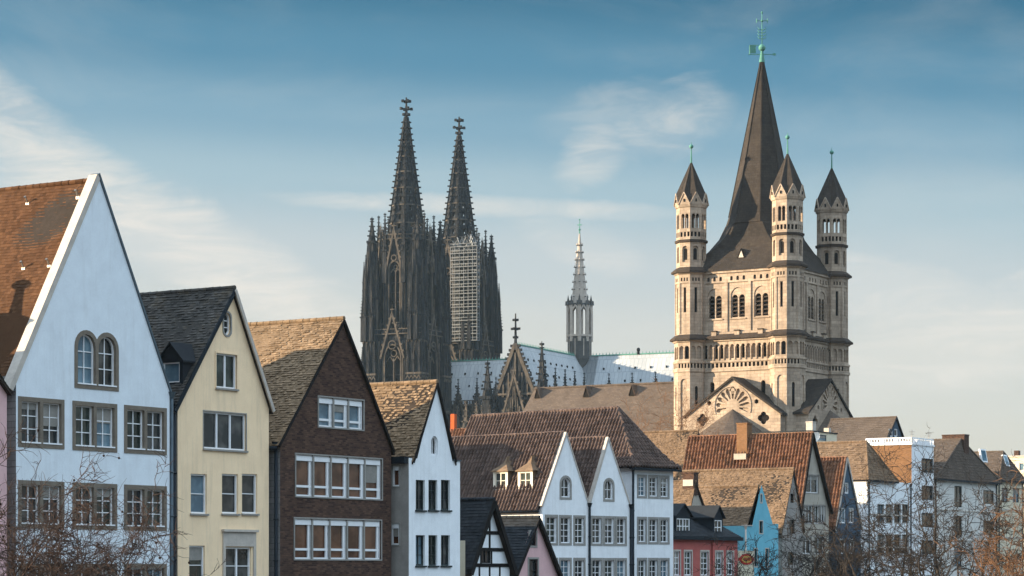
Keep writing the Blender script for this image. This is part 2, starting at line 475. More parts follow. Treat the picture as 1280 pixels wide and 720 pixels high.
MT['plaster_turquoise'] = surface('plaster_turquoise', (.17, .45, .55), (.13, .38, .48), 1.2, streak=.4, streak_col=(.12, .28, .34), bump=.2, fvar=.05)
MT['plaster_slateblue'] = surface('plaster_slateblue', (.075, .11, .15), (.055, .085, .12), 1.4, bump=.2, fvar=.06)
MT['plaster_grey'] = surface('plaster_grey', (.32, .30, .275), (.23, .215, .2), 1.2, streak=.35, streak_col=(.17, .16, .15), bump=.3, fvar=.08)
MT['plaster_greige'] = surface('plaster_greige', (.42, .38, .32), (.34, .31, .26), 1.2, streak=.3, streak_col=(.2, .18, .16), bump=.3, fvar=.08)
MT['brick_dark'] = surface('brick_dark', (.088, .056, .043), (.064, .042, .034), 1.1, fvar=.14, fine=22, bump=.3,
                           brick=(.24, .085, .012, (1.5, 1.35, 1.25), (.55, .55, .58), (.95, .98, 1.0)))
MT['brick_tan'] = surface('brick_tan', (.22, .125, .068), (.17, .095, .05), 1.1, fvar=.12, fine=18, bump=.3,
                          brick=(.24, .085, .012, (1.15, 1.1, 1.1), (.8, .8, .8), (.9, .9, .85)))
MT['block_grey'] = surface('block_grey', (.30, .29, .28), (.22, .215, .21), 1.3, fvar=.1, bump=.3, streak=.25, streak_col=(.15, .145, .14),
                           brick=(.5, .25, .018, (1.1, 1.1, 1.1), (.88, .88, .9), (.7, .7, .7)))
MT['surround_stone'] = surface('surround_stone', (.20, .17, .135), (.15, .125, .10), 3, fvar=.1, bump=.25)
MT['surround_grey'] = surface('surround_grey', (.30, .29, .265), (.24, .23, .215), 3, fvar=.1, bump=.25)
MT['coping'] = surface('coping', (.52, .47, .41), (.4, .36, .32), 2.5, fvar=.08, streak=.3, streak_col=(.3, .28, .25), bump=.2)
MT['white_paint'] = surface('white_paint', (.78, .79, .80), (.72, .73, .74), 3, rough=.5, fvar=.03)
MT['cream_paint'] = surface('cream_paint', (.74, .68, .57), (.66, .6, .5), 3, rough=.6, fvar=.04)
MT['dark_paint'] = surface('dark_paint', (.035, .045, .045), rough=.5, fvar=.05)
MT['timber'] = surface('timber', (.012, .011, .011), (.02, .018, .017), 4, rough=.7, fvar=.15, bump=.3)
MT['zinc'] = surface('zinc', (.09, .12, .14), (.07, .09, .105), 3, rough=.5, metallic=.3, fvar=.08)
MT['zinc_dark'] = surface('zinc_dark', (.02, .026, .032), (.016, .02, .026), 3, rough=.55, metallic=.2, fvar=.08)
MT['galvanised'] = surface('galvanised', (.26, .24, .22), rough=.45, metallic=.6, fvar=.05)
MT['roof_brown'] = surface('roof_brown', (.090, .045, .023), (.068, .034, .018), .8, fvar=.15, tint=.35, bump=.3, streak=.3, streak_col=(.06, .027, .013))
MT['roof_mossy'] = surface('roof_mossy', (.235, .165, .105), (.155, .108, .068), 1.4, fvar=.3, fine=9, tint=.38, bump=.5, moss=(.12, .082, .05), streak=.4, streak_col=(.10, .07, .045))
MT['roof_grey'] = surface('roof_grey', (.075, .07, .064), (.048, .046, .043), .9, fvar=.2, tint=.45, bump=.4, moss=(.10, .08, .055))
MT['roof_slate'] = surface('roof_slate', (.026, .029, .033), (.018, .021, .025), 1.2, fvar=.15, tint=.4, rough=.75, bump=.3)
MT['roof_pantile'] = surface('roof_pantile', (.115, .08, .066), (.075, .052, .044), 1.1, fvar=.15, tint=.4, rough=.7, bump=.3)
MT['roof_red'] = surface('roof_red', (.215, .105, .06), (.155, .078, .046), 1.0, fvar=.18, tint=.5, rough=.75, bump=.3, moss=(.14, .085, .055))
MT['roof_tan'] = surface('roof_tan', (.185, .128, .085), (.125, .086, .057), 1.3, fvar=.3, fine=9, tint=.3, bump=.6, moss=(.12, .08, .05))
MT['roof_church'] = surface('roof_church', (.115, .090, .072), (.082, .064, .052), .5, fvar=.15, fine=6, bump=.3, streak=.35, streak_col=(.115, .095, .08),
                            brick=(.5, .32, .03, (1.15, 1.15, 1.15), (.85, .85, .85), (.8, .8, .8)))
MT['roof_under'] = surface('roof_under', (.045, .036, .03), rough=.9)
MT['roof_lead'] = surface('roof_lead', (.40, .42, .43), (.33, .35, .365), .12, fvar=.06, fine=1.5, rough=.7, streak=.35, streak_col=(.24, .26, .28), bump=.1, bscale=3,
                          brick=(1.3, 4.5, .10, (1.08, 1.08, 1.08), (.90, .91, .92), (.74, .76, .78)))
MT['church_stone'] = surface('church_stone', (.45, .365, .285), (.28, .222, .172), .35, fvar=.12, fine=3, streak=.6, streak_col=(.15, .11, .082), bump=.3, bscale=6,
                             brick=(1.0, .42, .02, (1.1, 1.08, 1.06), (.82, .81, .8), (.68, .66, .64)), joints=.5)
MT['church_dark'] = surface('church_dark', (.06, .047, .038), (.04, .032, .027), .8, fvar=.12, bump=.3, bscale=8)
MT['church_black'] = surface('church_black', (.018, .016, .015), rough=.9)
MT['spire_slate'] = surface('spire_slate', (.046, .038, .032), (.029, .025, .022), .35, fvar=.12, fine=5, rough=.75, bump=.3, bscale=6, streak=.3, streak_col=(.075, .06, .048),
                            brick=(.6, .35, .03, (1.15, 1.15, 1.15), (.85, .85, .85), (.85, .85, .85)))
MT['gothic'] = surface('gothic', (.020, .022, .026), (.008, .010, .013), .22, fvar=.3, fine=1.3, streak=.5, streak_col=(.16, .145, .125), bump=.6, bscale=2.5)  # pale streaks are sunlit highlights painted into the dark stone
MT['gothic_lit'] = surface('gothic_lit', (.10, .085, .07), (.035, .033, .031), .4, fvar=.2, fine=1.6, streak=.45, streak_col=(.24, .19, .14), bump=.5, bscale=3)  # lighter copy of the stone: sun on edges and tracery put into colour
MT['gothic_dark'] = surface('gothic_dark', (.008, .009, .010), rough=.9, fvar=.2)
MT['fleche_pale'] = surface('fleche_pale', (.46, .40, .34), (.32, .28, .245), .4, fvar=.12, fine=2, rough=.6, streak=.3, streak_col=(.24, .21, .18))
MT['fleche_grey'] = surface('fleche_grey', (.10, .098, .095), (.065, .064, .063), .4, fvar=.12, fine=2, rough=.6)
MT['copper'] = surface('copper', (.10, .26, .21), (.07, .19, .155), 1.2, fvar=.12, rough=.6)
MT['chimney_orange'] = surface('chimney_orange', (.42, .095, .035), (.36, .08, .03), 2, fvar=.08)
MT['scaffold'] = surface('scaffold', (.20, .215, .23), (.14, .155, .17), .8, rough=.5, metallic=.3, fvar=.08)
MT['bark'] = surface('bark', (.10, .065, .05), (.06, .042, .034), 2.5, fvar=.2, fine=9, bump=.4)
MT['bark_warm'] = surface('bark_warm', (.20, .11, .06), (.13, .07, .04), 2, fvar=.2, fine=9, bump=.4)
MT['bark_grey'] = surface('bark_grey', (.055, .045, .038), (.032, .027, .023), 2, fvar=.2, fine=9, bump=.4)
MT['bark_left'] = surface('bark_left', (.085, .056, .044), (.045, .032, .026), 2.5, fvar=.2, fine=9, bump=.4)
MT['blind'] = surface('blind', (.28, .265, .24), (.22, .21, .19), 3)
MT['plaster_offwhite'] = surface('plaster_offwhite', (.66, .65, .61), (.55, .54, .51), 1.2, streak=.45, streak_col=(.34, .33, .31), bump=.2, fvar=.06)
MT['seed'] = surface('seed', (.04, .025, .02), rough=.9)
MT['sign_cream'] = surface('sign_cream', (.62, .56, .42), rough=.6, fvar=.04)
MT['sign_red'] = surface('sign_red', (.36, .03, .025), rough=.5, fvar=.04)
MT['sign_gold'] = surface('sign_gold', (.5, .32, .08), rough=.5, fvar=.04)
MT['asphalt'] = surface('asphalt', (.055, .054, .052), (.045, .044, .043), .3, fvar=.1, bump=.2)
MT['glass'] = glass_mat('glass')
MT['glass_curtain'] = glass_mat('glass_curtain', (.012, .015, .015), (.08, .08, .075), .45, .6)
MT['glass_warm'] = glass_mat('glass_warm', (.05, .02, .012), (.13, .06, .035), .38, .6)  # red-brown curtain tone, with warm tree reflections painted into the colour
MT['glass_green'] = glass_mat('glass_green', (.012, .018, .016), (.05, .065, .058), .45, .62)
MT['glass_painted_sky'] = glass_mat('glass_painted_sky', (.06, .11, .15), (.14, .22, .27), .4, .6, .04)  # blue sky reflection painted into the pane colour

# ---------------------------------------------------------------- ground and river
g = MB(); g.poly([(-1600, -60, 0), (1600, -60, 0), (1600, 2600, 0), (-1600, 2600, 0)]); tag(g.build('ground', MT['asphalt']), kind='structure')

# ---------------------------------------------------------------- house kit
class House:
    def __init__(s, name, label, px, Y, theta, cat='house', group=None):
        s.root = empty(name, ground_at(px, Y), R(90 - theta), label, cat, group)
        s.H = Frame(s.root); s.front = Pl((0, 0, 0), (1, 0, 0), (0, -1, 0)); s.left = Pl((0, 0, 0), (0, 1, 0), (-1, 0, 0))
    def q(s, px, py): return s.H.on(s.front, px, py)
    def u(s, px, py=650): return s.q(px, py)[0]
    def r(s, x0, x1, y0, y1, pl=None):
        pl = pl or s.front; xm, ym = (x0 + x1) / 2, (y0 + y1) / 2
        return (s.H.on(pl, x0, ym)[0], s.H.on(pl, x1, ym)[0], s.H.on(pl, xm, y1)[1], s.H.on(pl, xm, y0)[1])
    def hit(s, o, n, px, py):
        a, d = s.H.ray(px, py); o, n = V(o), V(n); t = (o - a).dot(n) / d.dot(n); return a + d * t
    def shell(s, outline, holes, D, mat, depth=.2, side_mat=None, side_holes=(), back=True, name='wall'):
        """front wall with openings, side walls, back wall"""
        mb = MB(); s.front.wall(mb, outline, holes, depth, 0)
        us = [p[0] for p in outline]; u0, u1 = min(us), max(us)
        zl = max(p[1] for p in outline if abs(p[0] - u0) < 1e-4); zr = max(p[1] for p in outline if abs(p[0] - u1) < 1e-4)
        s.u0, s.u1, s.D = u0, u1, D
        pl = Pl((u0, 0, 0), (0, 1, 0), (-1, 0, 0))
        pl.wall(mb, rect(0, D, 0, zl), side_holes, depth, 1 if side_mat else 0)
        mb.poly([(u1, 0, 0), (u1, D, 0), (u1, D, zr), (u1, 0, zr)], 1 if side_mat else 0)
        if back:
            for tri in tess([outline]): mb.poly([(outline[k][0], D, outline[k][1]) for k in tri])
        s.wall = mb.build(name, [mat] + ([side_mat] if side_mat else []), s.root)
        return s.wall
    def gable_roof(s, ua, za, zl, zr, u0, u1, v0, D, mat, ovl=.25, ovr=.25, th=.12, tw=.22, rh=.2, kind='slate', lift=.03, seed=1, jit=.4, right_tiles=False, clip=None):
        sl = (za - zl) / (ua - u0); sr = (za - zr) / (u1 - ua)
        A = V((u0 - ovl, 0, zl - ovl * sl)); T = V((ua, 0, za)); B = V((u1 + ovr, 0, zr - ovr * sr))
        mb = MB(); up = .06 / math.cos(math.atan(sl))
        dz = V((0, 0, th))
        mb.prism([(A.x, A.z), (T.x, T.z), (B.x, B.z), (B.x, B.z - th), (T.x, T.z - th * 1.4), (A.x, A.z - th)], v0, D, 1)
        o = A + V((0, v0, .03)); es = (T - A)
        s.slope = (o, es.normalized(), V((0, 1, 0)), D - v0, es.length)
        tiles(mb, o, (0, 1, 0), es, D - v0, es.length, tw, rh, lift, kind, seed, clip, jit)
        o = B + V((0, v0, .03)); es = (T - B)
        if right_tiles: tiles(mb, o, (0, 1, 0), es, D - v0, es.length, tw, rh, lift, kind, seed + 9, None, jit)
        else: mb.poly([o, o + V((0, D - v0, 0)), T + V((0, D, .03)), T + V((0, v0, .03))], 0, .5)
        ridge(mb, (ua, v0, za + .04), (ua, D, za + .04), .10, .38, 0, seed)
        s.roof = mb.build('roof', [mat, MT['roof_under']], s.root)
        return s.roof
    def on_roof(s, px, py):
        o, es, eu, L, S = s.slope; return s.hit(o, eu.cross(es), px, py)
    def verge(s, pts, v, w, h, mat, name='verge_board', d=.0):
        mb = MB()
        for a, b in zip(pts, pts[1:]): mb.bar((a[0], v, a[1]), (b[0], v, b[1]), w, h, up=(0, 1, 0) if False else (0, 0, 1))
        return mb.build(name, mat, s.root)
    def pipe(s, u, v, z0, z1, r=.06, mat=None):
        mb = MB(); mb.tube([(u, v, z0), (u, v, z1)], r, 8)
        for z in [z0 + 1.8 * k for k in range(1, int((z1 - z0) / 1.8))]: mb.tube([(u, v, z - .03), (u, v, z + .03)], r * 1.35, 8)
        mb.frust(u, v, z1 - .05, z1 + .22, r * 1.1, r * 2.4, 8)
        return mb.build('downpipe', mat or MT['zinc_dark'], s.root)
    def gutter(s, p, q, r=.09, mat=None):
        mb = MB(); mb.tube([p, q], r, 8); return mb.build('gutter', mat or MT['zinc_dark'], s.root)
    def wins(s, rects, **k):
        for x in rects: window(s.front, s.root, x, **k)
    def dormer(s, px, py, wv, h, roof_h, wall_mat, roof_mat, kind='gable', eave=.12, wmat=None, gmat=None, cols=1, rows=2, leaves=2, sheet_back=4.):
        """dormer on the left slope, its front facing the same way as the slope; px, py: middle of its foot"""
        b = s.on_roof(px, py); o, es, eu, L, S = s.slope; k = es.x / es.z
        x0, y0, y1, z0, z1 = b.x, b.y - wv / 2, b.y + wv / 2, b.z, b.z + h
        pl = Pl((x0, y1, 0), (0, -1, 0), (-1, 0, 0))
        hole = rect(wv * .14, wv * .86, z0 + h * .12, z1 - h * .08)
        mb = MB(); pl.wall(mb, rect(0, wv, z0 - .1, z1), [hole], .10)
        xb = x0 + h * k
        for y in (y0, y1): mb.poly([(x0, y, z0 - .1), (xb + .1, y, z1), (x0, y, z1)], 1)
        d = mb.build('dormer', [wall_mat, roof_mat], s.root)
        window(pl, d, hole, .10, wmat or MT['white_paint'], gmat or MT['glass'], cols=cols, rows=rows, leaves=leaves, fw=.06, name='window') if False else None
        mb = MB(); ins = inset(hole, .05, .05); pl.band(mb, ins, hole, .03, .10)
        a0, a1, c0, c1 = bounds(ins)
        for i in range(1, leaves): pl.box(mb, a0 + (a1 - a0) * i / leaves - .035, a0 + (a1 - a0) * i / leaves + .035, c0, c1, .04, .10)
        for i in range(1, rows): pl.box(mb, a0, a1, c0 + (c1 - c0) * i / rows - .018, c0 + (c1 - c0) * i / rows + .018, .05, .10)
        mb.build('sash', wmat or MT['white_paint'], d)
        mb = MB(); mb.poly([pl.p(*p, .085) for p in hole]); mb.build('pane', gmat or MT['glass'], d)
        mb = MB(); e = eave; ym = (y0 + y1) / 2; zr = z1 + roof_h
        xr = x0 + (h + roof_h) * k + .15; xe = xb + .15
        if kind == 'hip':
            xm = x0 + wv * .5
            mb.poly([(x0 - e, y0 - e, z1), (x0 - e, y1 + e, z1), (xm - wv * .2, ym + .12 * wv, z1 + roof_h * .5), (xm - wv * .2, ym - .12 * wv, z1 + roof_h * .5)])
            mb.poly([(xm - wv * .2, ym + .12 * wv, z1 + roof_h * .5), (xm, ym, zr), (xm - wv * .2, ym - .12 * wv, z1 + roof_h * .5)])
            for sgn in (-1, 1):
                ye = y0 - e if sgn < 0 else y1 + e
                mb.poly([(x0 - e, ye, z1), (xm - wv * .2, ym + sgn * .12 * wv, z1 + roof_h * .5), (xm, ym, zr), (xr, ym, zr), (xe, ye, z1)])
            mb.poly([(x0 - e, y0 - e, z1 - .03), (x0 - e, y1 + e, z1 - .03), (xe, y1 + e, z1 - .03), (xe, y0 - e, z1 - .03)])
            mb.box(x0 - e, x0 - e + .05, y0 - e, y1 + e, z1 - .05, z1 + .02)
        elif kind == 'gable':
            for sgn in (-1, 1):
                ye = y0 - e if sgn < 0 else y1 + e
                q = [V((x0 - e, ye, z1 - .05)), V((x0 - e, ym, zr)), V((xr, ym, zr)), V((xe, ye, z1 - .05))]
                mb.hexa([p - V((0, 0, .05)) for p in q] + [p + V((0, 0, .03)) for p in q])
            mb.poly([(x0 - .01, y0, z1), (x0 - .01, y1, z1), (x0 - .01, ym, zr - .03)])
        else:
            mb.hexa([(x0 - e, y0 - e, z1), (xe + roof_h * 3, y0 - e, z1 + roof_h), (xe + roof_h * 3, y1 + e, z1 + roof_h), (x0 - e, y1 + e, z1),
                     (x0 - e, y0 - e, z1 + .07), (xe + roof_h * 3, y0 - e, z1 + roof_h + .07), (xe + roof_h * 3, y1 + e, z1 + roof_h + .07), (x0 - e, y1 + e, z1 + .07)])
        mb.build('dormer_roof', roof_mat, d)
        return d
    def chimney(s, c, wx, wy, z0, z1, mat, cap=True, pots=0):
        mb = MB(); x, y = c; mb.box(x - wx / 2, x + wx / 2, y - wy / 2, y + wy / 2, z0, z1)
        if cap: mb.box(x - wx / 2 - .05, x + wx / 2 + .05, y - wy / 2 - .05, y + wy / 2 + .05, z1 - .002, z1 + .10)
        ch = mb.build('chimney', mat, s.root)
        for k in range(pots):
            mb = MB(); mb.frust(x, y + (k - (pots - 1) / 2) * .4, z1 + .1, z1 + .5, .13, .10, 10); mb.build('chimney_pot', MT['roof_red'], ch)
        return ch

def stone_group(h, outer, inner, sm, fm, gm, cols, rows, depth=.17, proud=.03, arched=False, sillm=None, fw=.05):
    """two or more windows in one stone surround: the surround is the part, its sashes and panes are sub-parts"""
    mb = MB()
    h.front.wall(mb, outer, inner, depth + proud, 0, d=-proud)
    n = len(outer)
    for k in range(n):
        a, b = outer[k], outer[(k + 1) % n]; mb.poly([h.front.p(*a, -proud), h.front.p(*b, -proud), h.front.p(*b, .05), h.front.p(*a, .05)])
    w = mb.build('window', sm, h.root)
    for hole in inner:
        f = window(h.front, w, hole, depth, fm, gm, cols, rows, fw=fw, name='sash', bar=.035)
        for c in list(f.children): c.parent = w
        mb = MB(); a0, a1, b0, b1 = bounds(hole); h.front.box(mb, a0 - .02, a1 + .02, b0 - .01, b0 + .045, -.06, depth - .075); mb.build('sill', fm, w)
    return w

# ---------------------------------------------------------------- the big pale blue house
TH = 32.8
h = House('gabled_house', 'tall pale blue house with brown tiled roof and paired stone-framed windows', 20, 97.5, TH, group=None)
W1 = h.u(212, 600); ua, za = h.q(128, 221); zl = h.q(20, 470)[1]; zr = h.q(212, 487)[1]
ze = (zl + zr) / 2
ua = W1 / 2 + .15
rowz = [(h.q(119, 564)[1], h.q(119, 503)[1]), (h.q(119, 662)[1], h.q(119, 604)[1]), (h.q(119, 762)[1], h.q(119, 704.5)[1])]
cols_ = [(h.u(22.5), h.u(80)), (h.u(90.5), h.u(146)), (h.u(155), h.u(208))]
holes = []; groups = []
for z0, z1 in rowz:
    for a, b in cols_:
        holes.append(rect(a, b, z0, z1)); m = .17; w = (b - a - 3 * m) / 2
        groups.append((holes[-1], [rect(a + m, a + m + w, z0 + m, z1 - m), rect(a + 2 * m + w, b - m, z0 + m, z1 - m)]))
a, b, z0, z1 = h.r(93, 148, 414, 487); m = .17; w = (b - a - 3 * m) / 2
go = [(a, z0), (b, z0)] + arch(a + w + m, b, z0, z1)[2:] + arch(a, b - w - m, z0, z1)[2:]
# keep the twin arches from crossing in the middle
mid = (a + b) / 2
go = [(a, z0), (b, z0)] + [(x, z) for x, z in arch(a + w + m, b, z0, z1, n=12)[2:] if x > mid + .03] + [(mid, z1 - w * .33)] + [(x, z) for x, z in arch(a, b - w - m, z0, z1, n=12)[2:] if x < mid - .03]
holes.append(go); groups.append((go, [arch(a + m, a + m + w, z0 + m, z1 - m), arch(a + 2 * m + w, b - m, z0 + m, z1 - m)]))
D1 = 18
out = [(0, 0), (W1, 0), (W1, ze), (ua, za), (0, ze)]
h.shell(out, holes, D1, MT['plaster_blue'], .05, MT['block_grey'])
for k, (o_, i_) in enumerate(groups):
    stone_group(h, o_, i_, MT['surround_stone'], MT['white_paint'], MT['glass_green'] if k % 3 else MT['glass'], 2, 3)
h.gable_roof(ua, za - .18, ze - .18, ze - .18, 0, W1, .36, D1, MT['roof_brown'], .35, .3, .12, .17, .15, lift=.014, seed=5, jit=.35)
mb = MB()
for s_, (x, z) in (('l', (-.3, ze - .3 * (za - ze) / ua)), ('r', (W1 + .12, ze - .12 * (za - ze) / (W1 - ua)))):
    d = V((ua - x, 0, za - z)).normalized(); nrm = V((-d.z, 0, d.x)) if s_ == 'l' else V((d.z, 0, -d.x))
    p, q = V((x, 0, z)), V((ua, 0, za)); 
    if s_ == 'l': mb.hexa([p + V((0, -.04, 0)) - nrm * .12, p + V((0, .40, 0)) - nrm * .12, p + V((0, .40, 0)) + nrm * .12, p + V((0, -.04, 0)) + nrm * .12,
                           q + V((0, -.04, 0)) - nrm * .12, q + V((0, .40, 0)) - nrm * .12, q + V((0, .40, 0)) + nrm * .12, q + V((0, -.04, 0)) + nrm * .12])
    else: mb.hexa([p + V((0, -.06, 0)) - nrm * .04, p + V((0, .38, 0)) - nrm * .04, p + V((0, .38, 0)) + nrm * .05, p + V((0, -.06, 0)) + nrm * .05,
                   q + V((0, -.06, .1)) - nrm * .04, q + V((0, .38, .1)) - nrm * .04, q + V((0, .38, .1)) + nrm * .05, q + V((0, -.06, .1)) + nrm * .05], 1)
mb.build('coping', [MT['coping'], MT['zinc']], h.root)
sl = (za - ze) / ua
h.gutter((-.42, .3, ze - .62), (-.42, D1, ze - .62), .10, MT['zinc'])
mb = MB(); mb.box(-.34, .0, .05, D1, ze - .58, ze - .50); mb.build('eave_board', MT['zinc'], h.root)
h.pipe(W1 + .10, -.02, 0, ze - .3, .075, MT['zinc'])
for px, py in ((35, 254), (98, 246), (30, 335), (62, 332)):
    b = h.on_roof(px, py); mb = MB()
    mb.box(b.x - .05, b.x + .05, b.y - .09, b.y + .09, b.z - .1, b.z + .02)
    mb.bar(b + V((-.03, 0, 0)), b + V((-.16, 0, .26)), .05, .04); mb.bar(b + V((-.16, 0, .26)), b + V((-.22, -.02, .20)), .08, .04)
    mb.build('roof_hook', MT['galvanised'], h.root)
BIG = h
# the neighbour at the left edge of the picture: its chimney throws the shadow on the brown roof
h = House('gabled_house', 'pink plastered house cut by the left edge, next to the pale blue house', -150, 91.2, TH)
Wp = h.u(8.5, 600); zt = h.q(8.5, 489)[1]
h.shell([(0, 0), (Wp, 0), (Wp, zt), (Wp / 2, zt + 3.1), (0, zt)], [], 11, MT['plaster_pink'])
h.gable_roof(Wp / 2, zt + 3.1, zt, zt, 0, Wp, -.2, 11, MT['roof_grey'], .3, .05, seed=8, right_tiles=True)
PINK_LEFT = h
def shade_from(px, py, dist):
    """where something must stand on this roof for its shadow to reach the spot of the brown roof seen there"""
    return h.H.I @ (BIG.H.M @ BIG.on_roof(px, py) + SUN_DIR * dist)
a = shade_from(16, 400, 6.2); h.chimney((a.x, a.y), 1.5, 1.3, zt + .5, a.z, MT['brick_dark'], True)
b = shade_from(27, 356, 6.0); mb = MB(); mb.tube([(a.x, a.y, a.z), (a.x + (b.x - a.x) * .6, a.y + (b.y - a.y) * .6, a.z + (b.z - a.z) * .6), tuple(b)], [.26, .16, .16], 8); mb.ball(tuple(b), .34, 8, sz=.7); mb.build('chimney_pot', MT['zinc_dark'], h.root)

# ---------------------------------------------------------------- the yellow house
h = House('gabled_house', 'yellow plastered house with a narrow slate-roofed gable and an oval attic window', 222, 106.3, TH)
W2 = h.u(336, 620); ua, za = h.q(290, 361); zl = h.q(238, 490)[1]; zr = h.q(336, 512)[1]
zl = zr = (zl * .35 + zr * .65)
holes = []; spec = []
def add(rc, **k): holes.append(rc); spec.append((rc, k))
gs, gc = MT['glass'], MT['glass_curtain']
a = h.r(279.5, 288, 391, 419); ov = arch(*a); cm = (a[0] + a[1]) / 2; rr = (a[1] - a[0]) / 2
ov = [(cm + rr * math.cos(PI + PI * k / 8), a[2] + rr + rr * math.sin(PI + PI * k / 8)) for k in range(9)] + arch(*a)[2:]
add(ov, cols=1, rows=3, surround=MT['surround_grey'], sw=.08, fw=.05, pmat=gs)
add(rect(*h.r(270, 296, 442.5, 485.5)), leaves=2, surround=MT['plaster_yellow'], sw=.07, sill=MT['surround_grey'], pmat=gc)
add(rect(*h.r(254.5, 307.5, 516, 562)), leaves=3, sill=MT['surround_grey'], surround=MT['surround_grey'], sw=.05, sp=.015, pmat=gc)
for x0, x1 in ((238.5, 258.5), (277.5, 297.5), (302.5, 321.5)): add(rect(*h.r(x0, x1, 592.5, 642)), rows=2, sill=MT['surround_grey'], pmat=gs)
add(rect(*h.r(236.5, 256, 682, 731)), rows=2, sill=MT['surround_grey'], pmat=gc)
add(rect(*h.r(281, 314, 684, 731)), rows=2, leaves=2, pmat=gc)
D2 = 10
h.shell([(0, 0), (W2, 0), (W2, zr), (ua, za), (0, zl)], holes, D2, MT['plaster_yellow'], .17, MT['plaster_greige'])
for rc, k in spec: window(h.front, h.root, rc, .15, MT['white_paint'], k.pop('pmat'), **k)
mb = MB(); a = h.r(278, 319, 662, 683)
h.front.box(mb, a[0], a[1], a[2] - 3, a[2] - 1e-3, -.04, .0) if False else None
h.front.box(mb, a[0], a[1], a[2], a[3] - .10, -.06, .02); h.front.box(mb, a[0] - .06, a[1] + .06, a[3] - .10, a[3], -.16, .02)
for u_ in (a[0], a[1] - .16): h.front.box(mb, u_, u_ + .16, a[2] - 3.0, a[2] - .002, -.06, .02)
mb.build('door_surround', MT['coping'], h.root)
h.gable_roof(ua, za, zl, zr, 0, W2, -.16, D2, MT['roof_grey'], .42, .12, .13, .18, .15, seed=12, lift=.026, jit=.7)
mb = MB()
mb.bar((-.36, -.17, zl - .36 * (za - zl) / ua - .1), (ua, -.17, za - .1), .06, .18); mb.build('verge_board', MT['zinc_dark'], h.root)
mb = MB(); mb.bar((W2 + .12, -.19, zr - .24), (ua, -.19, za - .06), .07, .16); mb.build('verge_board', MT['coping'], h.root)
h.gutter((-.45, -.1, zl - .55), (-.45, D2, zl - .55)); h.pipe(-.22, .02, 0, zl - .5, .10)
h.dormer(214, 482, 1.25, 1.05, .75, MT['zinc_dark'], MT['roof_slate'], 'gable', gmat=MT['glass_painted_sky'], leaves=1, rows=1)
YEL = h

# ---------------------------------------------------------------- the dark brick house
h = House('gabled_house', 'dark brown brick house with white window bands and a mossy roof', 350, 111.6, TH)
W3 = h.u(489, 600); ua, za = h.q(428, 399); zl = h.q(352, 551)[1]; zr = h.q(489, 559)[1]; zl = zr = (zl + zr) / 2
bands = [h.r(398, 454, 498.5, 535), h.r(369.5, 477, 571, 622), h.r(368, 476, 649.5, 699), h.r(367, 475, 728, 775)]
holes = [rect(*b) for b in bands]
D3 = 6.0
h.shell([(0, 0), (W3, 0), (W3, zr), (ua, za), (0, zl)], holes, D3, MT['brick_dark'], .16, MT['block_grey'])
for k, b in enumerate(bands):
    n = 3 if k == 0 else 5
    w = window(h.front, h.root, rect(*b), .14, MT['white_paint'], MT['glass_warm'] if k else gc, leaves=n, fw=.07, head=.2, surround=MT['surround_grey'], sw=.06, sp=.04, leafgap=.16)
    lw = (b[1] - b[0]) / n
    for i in range(1, n): mb = MB(); h.front.box(mb, b[0] + lw * i - .045, b[0] + lw * i + .045, b[2], b[3], -.02, .06); mb.build('post', MT['surround_grey'], w)
    mb = MB(); zb = b[2] + (b[3] - b[2]) * .24
    for i in range(n): h.front.box(mb, b[0] + lw * i + .05, b[0] + lw * (i + 1) - .05, zb - .05, zb + .05, .075, .135); h.front.box(mb, b[0] + lw * (i + 1) - .24, b[0] + lw * (i + 1) - .12, b[2] + .06, b[3] - .24, .066, .13)
    mb.build('glazing_bar', MT['white_paint'], w)
h.gable_roof(ua, za, zl, zr, 0, W3, -.10, D3, MT['roof_mossy'], .25, .15, .12, .17, .14, seed=21, lift=.024, jit=1.0)
mb = MB(); mb.bar((-.2, -.11, zl - .2 * (za - zl) / ua - .05), (ua, -.11, za - .06), .05, .12); mb.bar((W3 + .12, -.11, zr - .2), (ua, -.11, za - .06), .05, .12); mb.build('verge_board', MT['timber'], h.root)
h.gutter((-.28, -.05, zl - .36), (-.28, D3, zl - .36)); h.pipe(-.14, .12, 0, zl - .3, .08)
BRI = h

# ---------------------------------------------------------------- the small white house
h = House('gabled_house', 'small white house with a steep gable above shoulders and one arched attic window', 511, 118.6, TH)
W4 = h.u(575, 620); ua, za = h.q(545, 478); ul, zl = h.q(521.5, 571); ur, zr = h.q(565.5, 576); zs = zr; zl = zr
holes = []; spec = []
add(arch(*h.r(539, 547.5, 545, 569)), cols=2, rows=1, surround=None, pmat=gs, fmat=MT['white_paint'])
for y0, y1 in ((600, 637.6), (669, 707), (738, 776)):
    for x0, x1 in ((519.7, 531.2), (535.6, 546.8), (551.2, 562.6)): add(rect(*h.r(x0, x1, y0, y1)), cols=2, rows=3, pmat=gs, fmat=MT['dark_paint'], sill=MT['dark_paint'])
D4 = 14
side = []; 
for x0, x1, y0, y1 in ((490.5, 499.5, 582, 608), (489, 499, 654.5, 681)): side.append(rect(*h.r(x0, x1, y0, y1, h.left)))
def fix(rc):
    a, b, c, d = bounds(rc); return rect(a, b, c, d)
side = [fix(x) for x in side]
h.shell([(0, 0), (W4, 0), (W4, zs), (ur, zs), (ua, za), (ul, zl), (0, zl)], holes, D4, MT['plaster_white'], .2, MT['plaster_grey'], side)
for rc, k in spec: window(h.front, h.root, rc, .17, k.pop('fmat'), k.pop('pmat'), bar=.03, **k)
for rc in side: window(h.left, h.root, rc, .1, MT['white_paint'], MT['glass_warm'], rows=1, head=.15, surround=MT['surround_grey'], sw=.05)
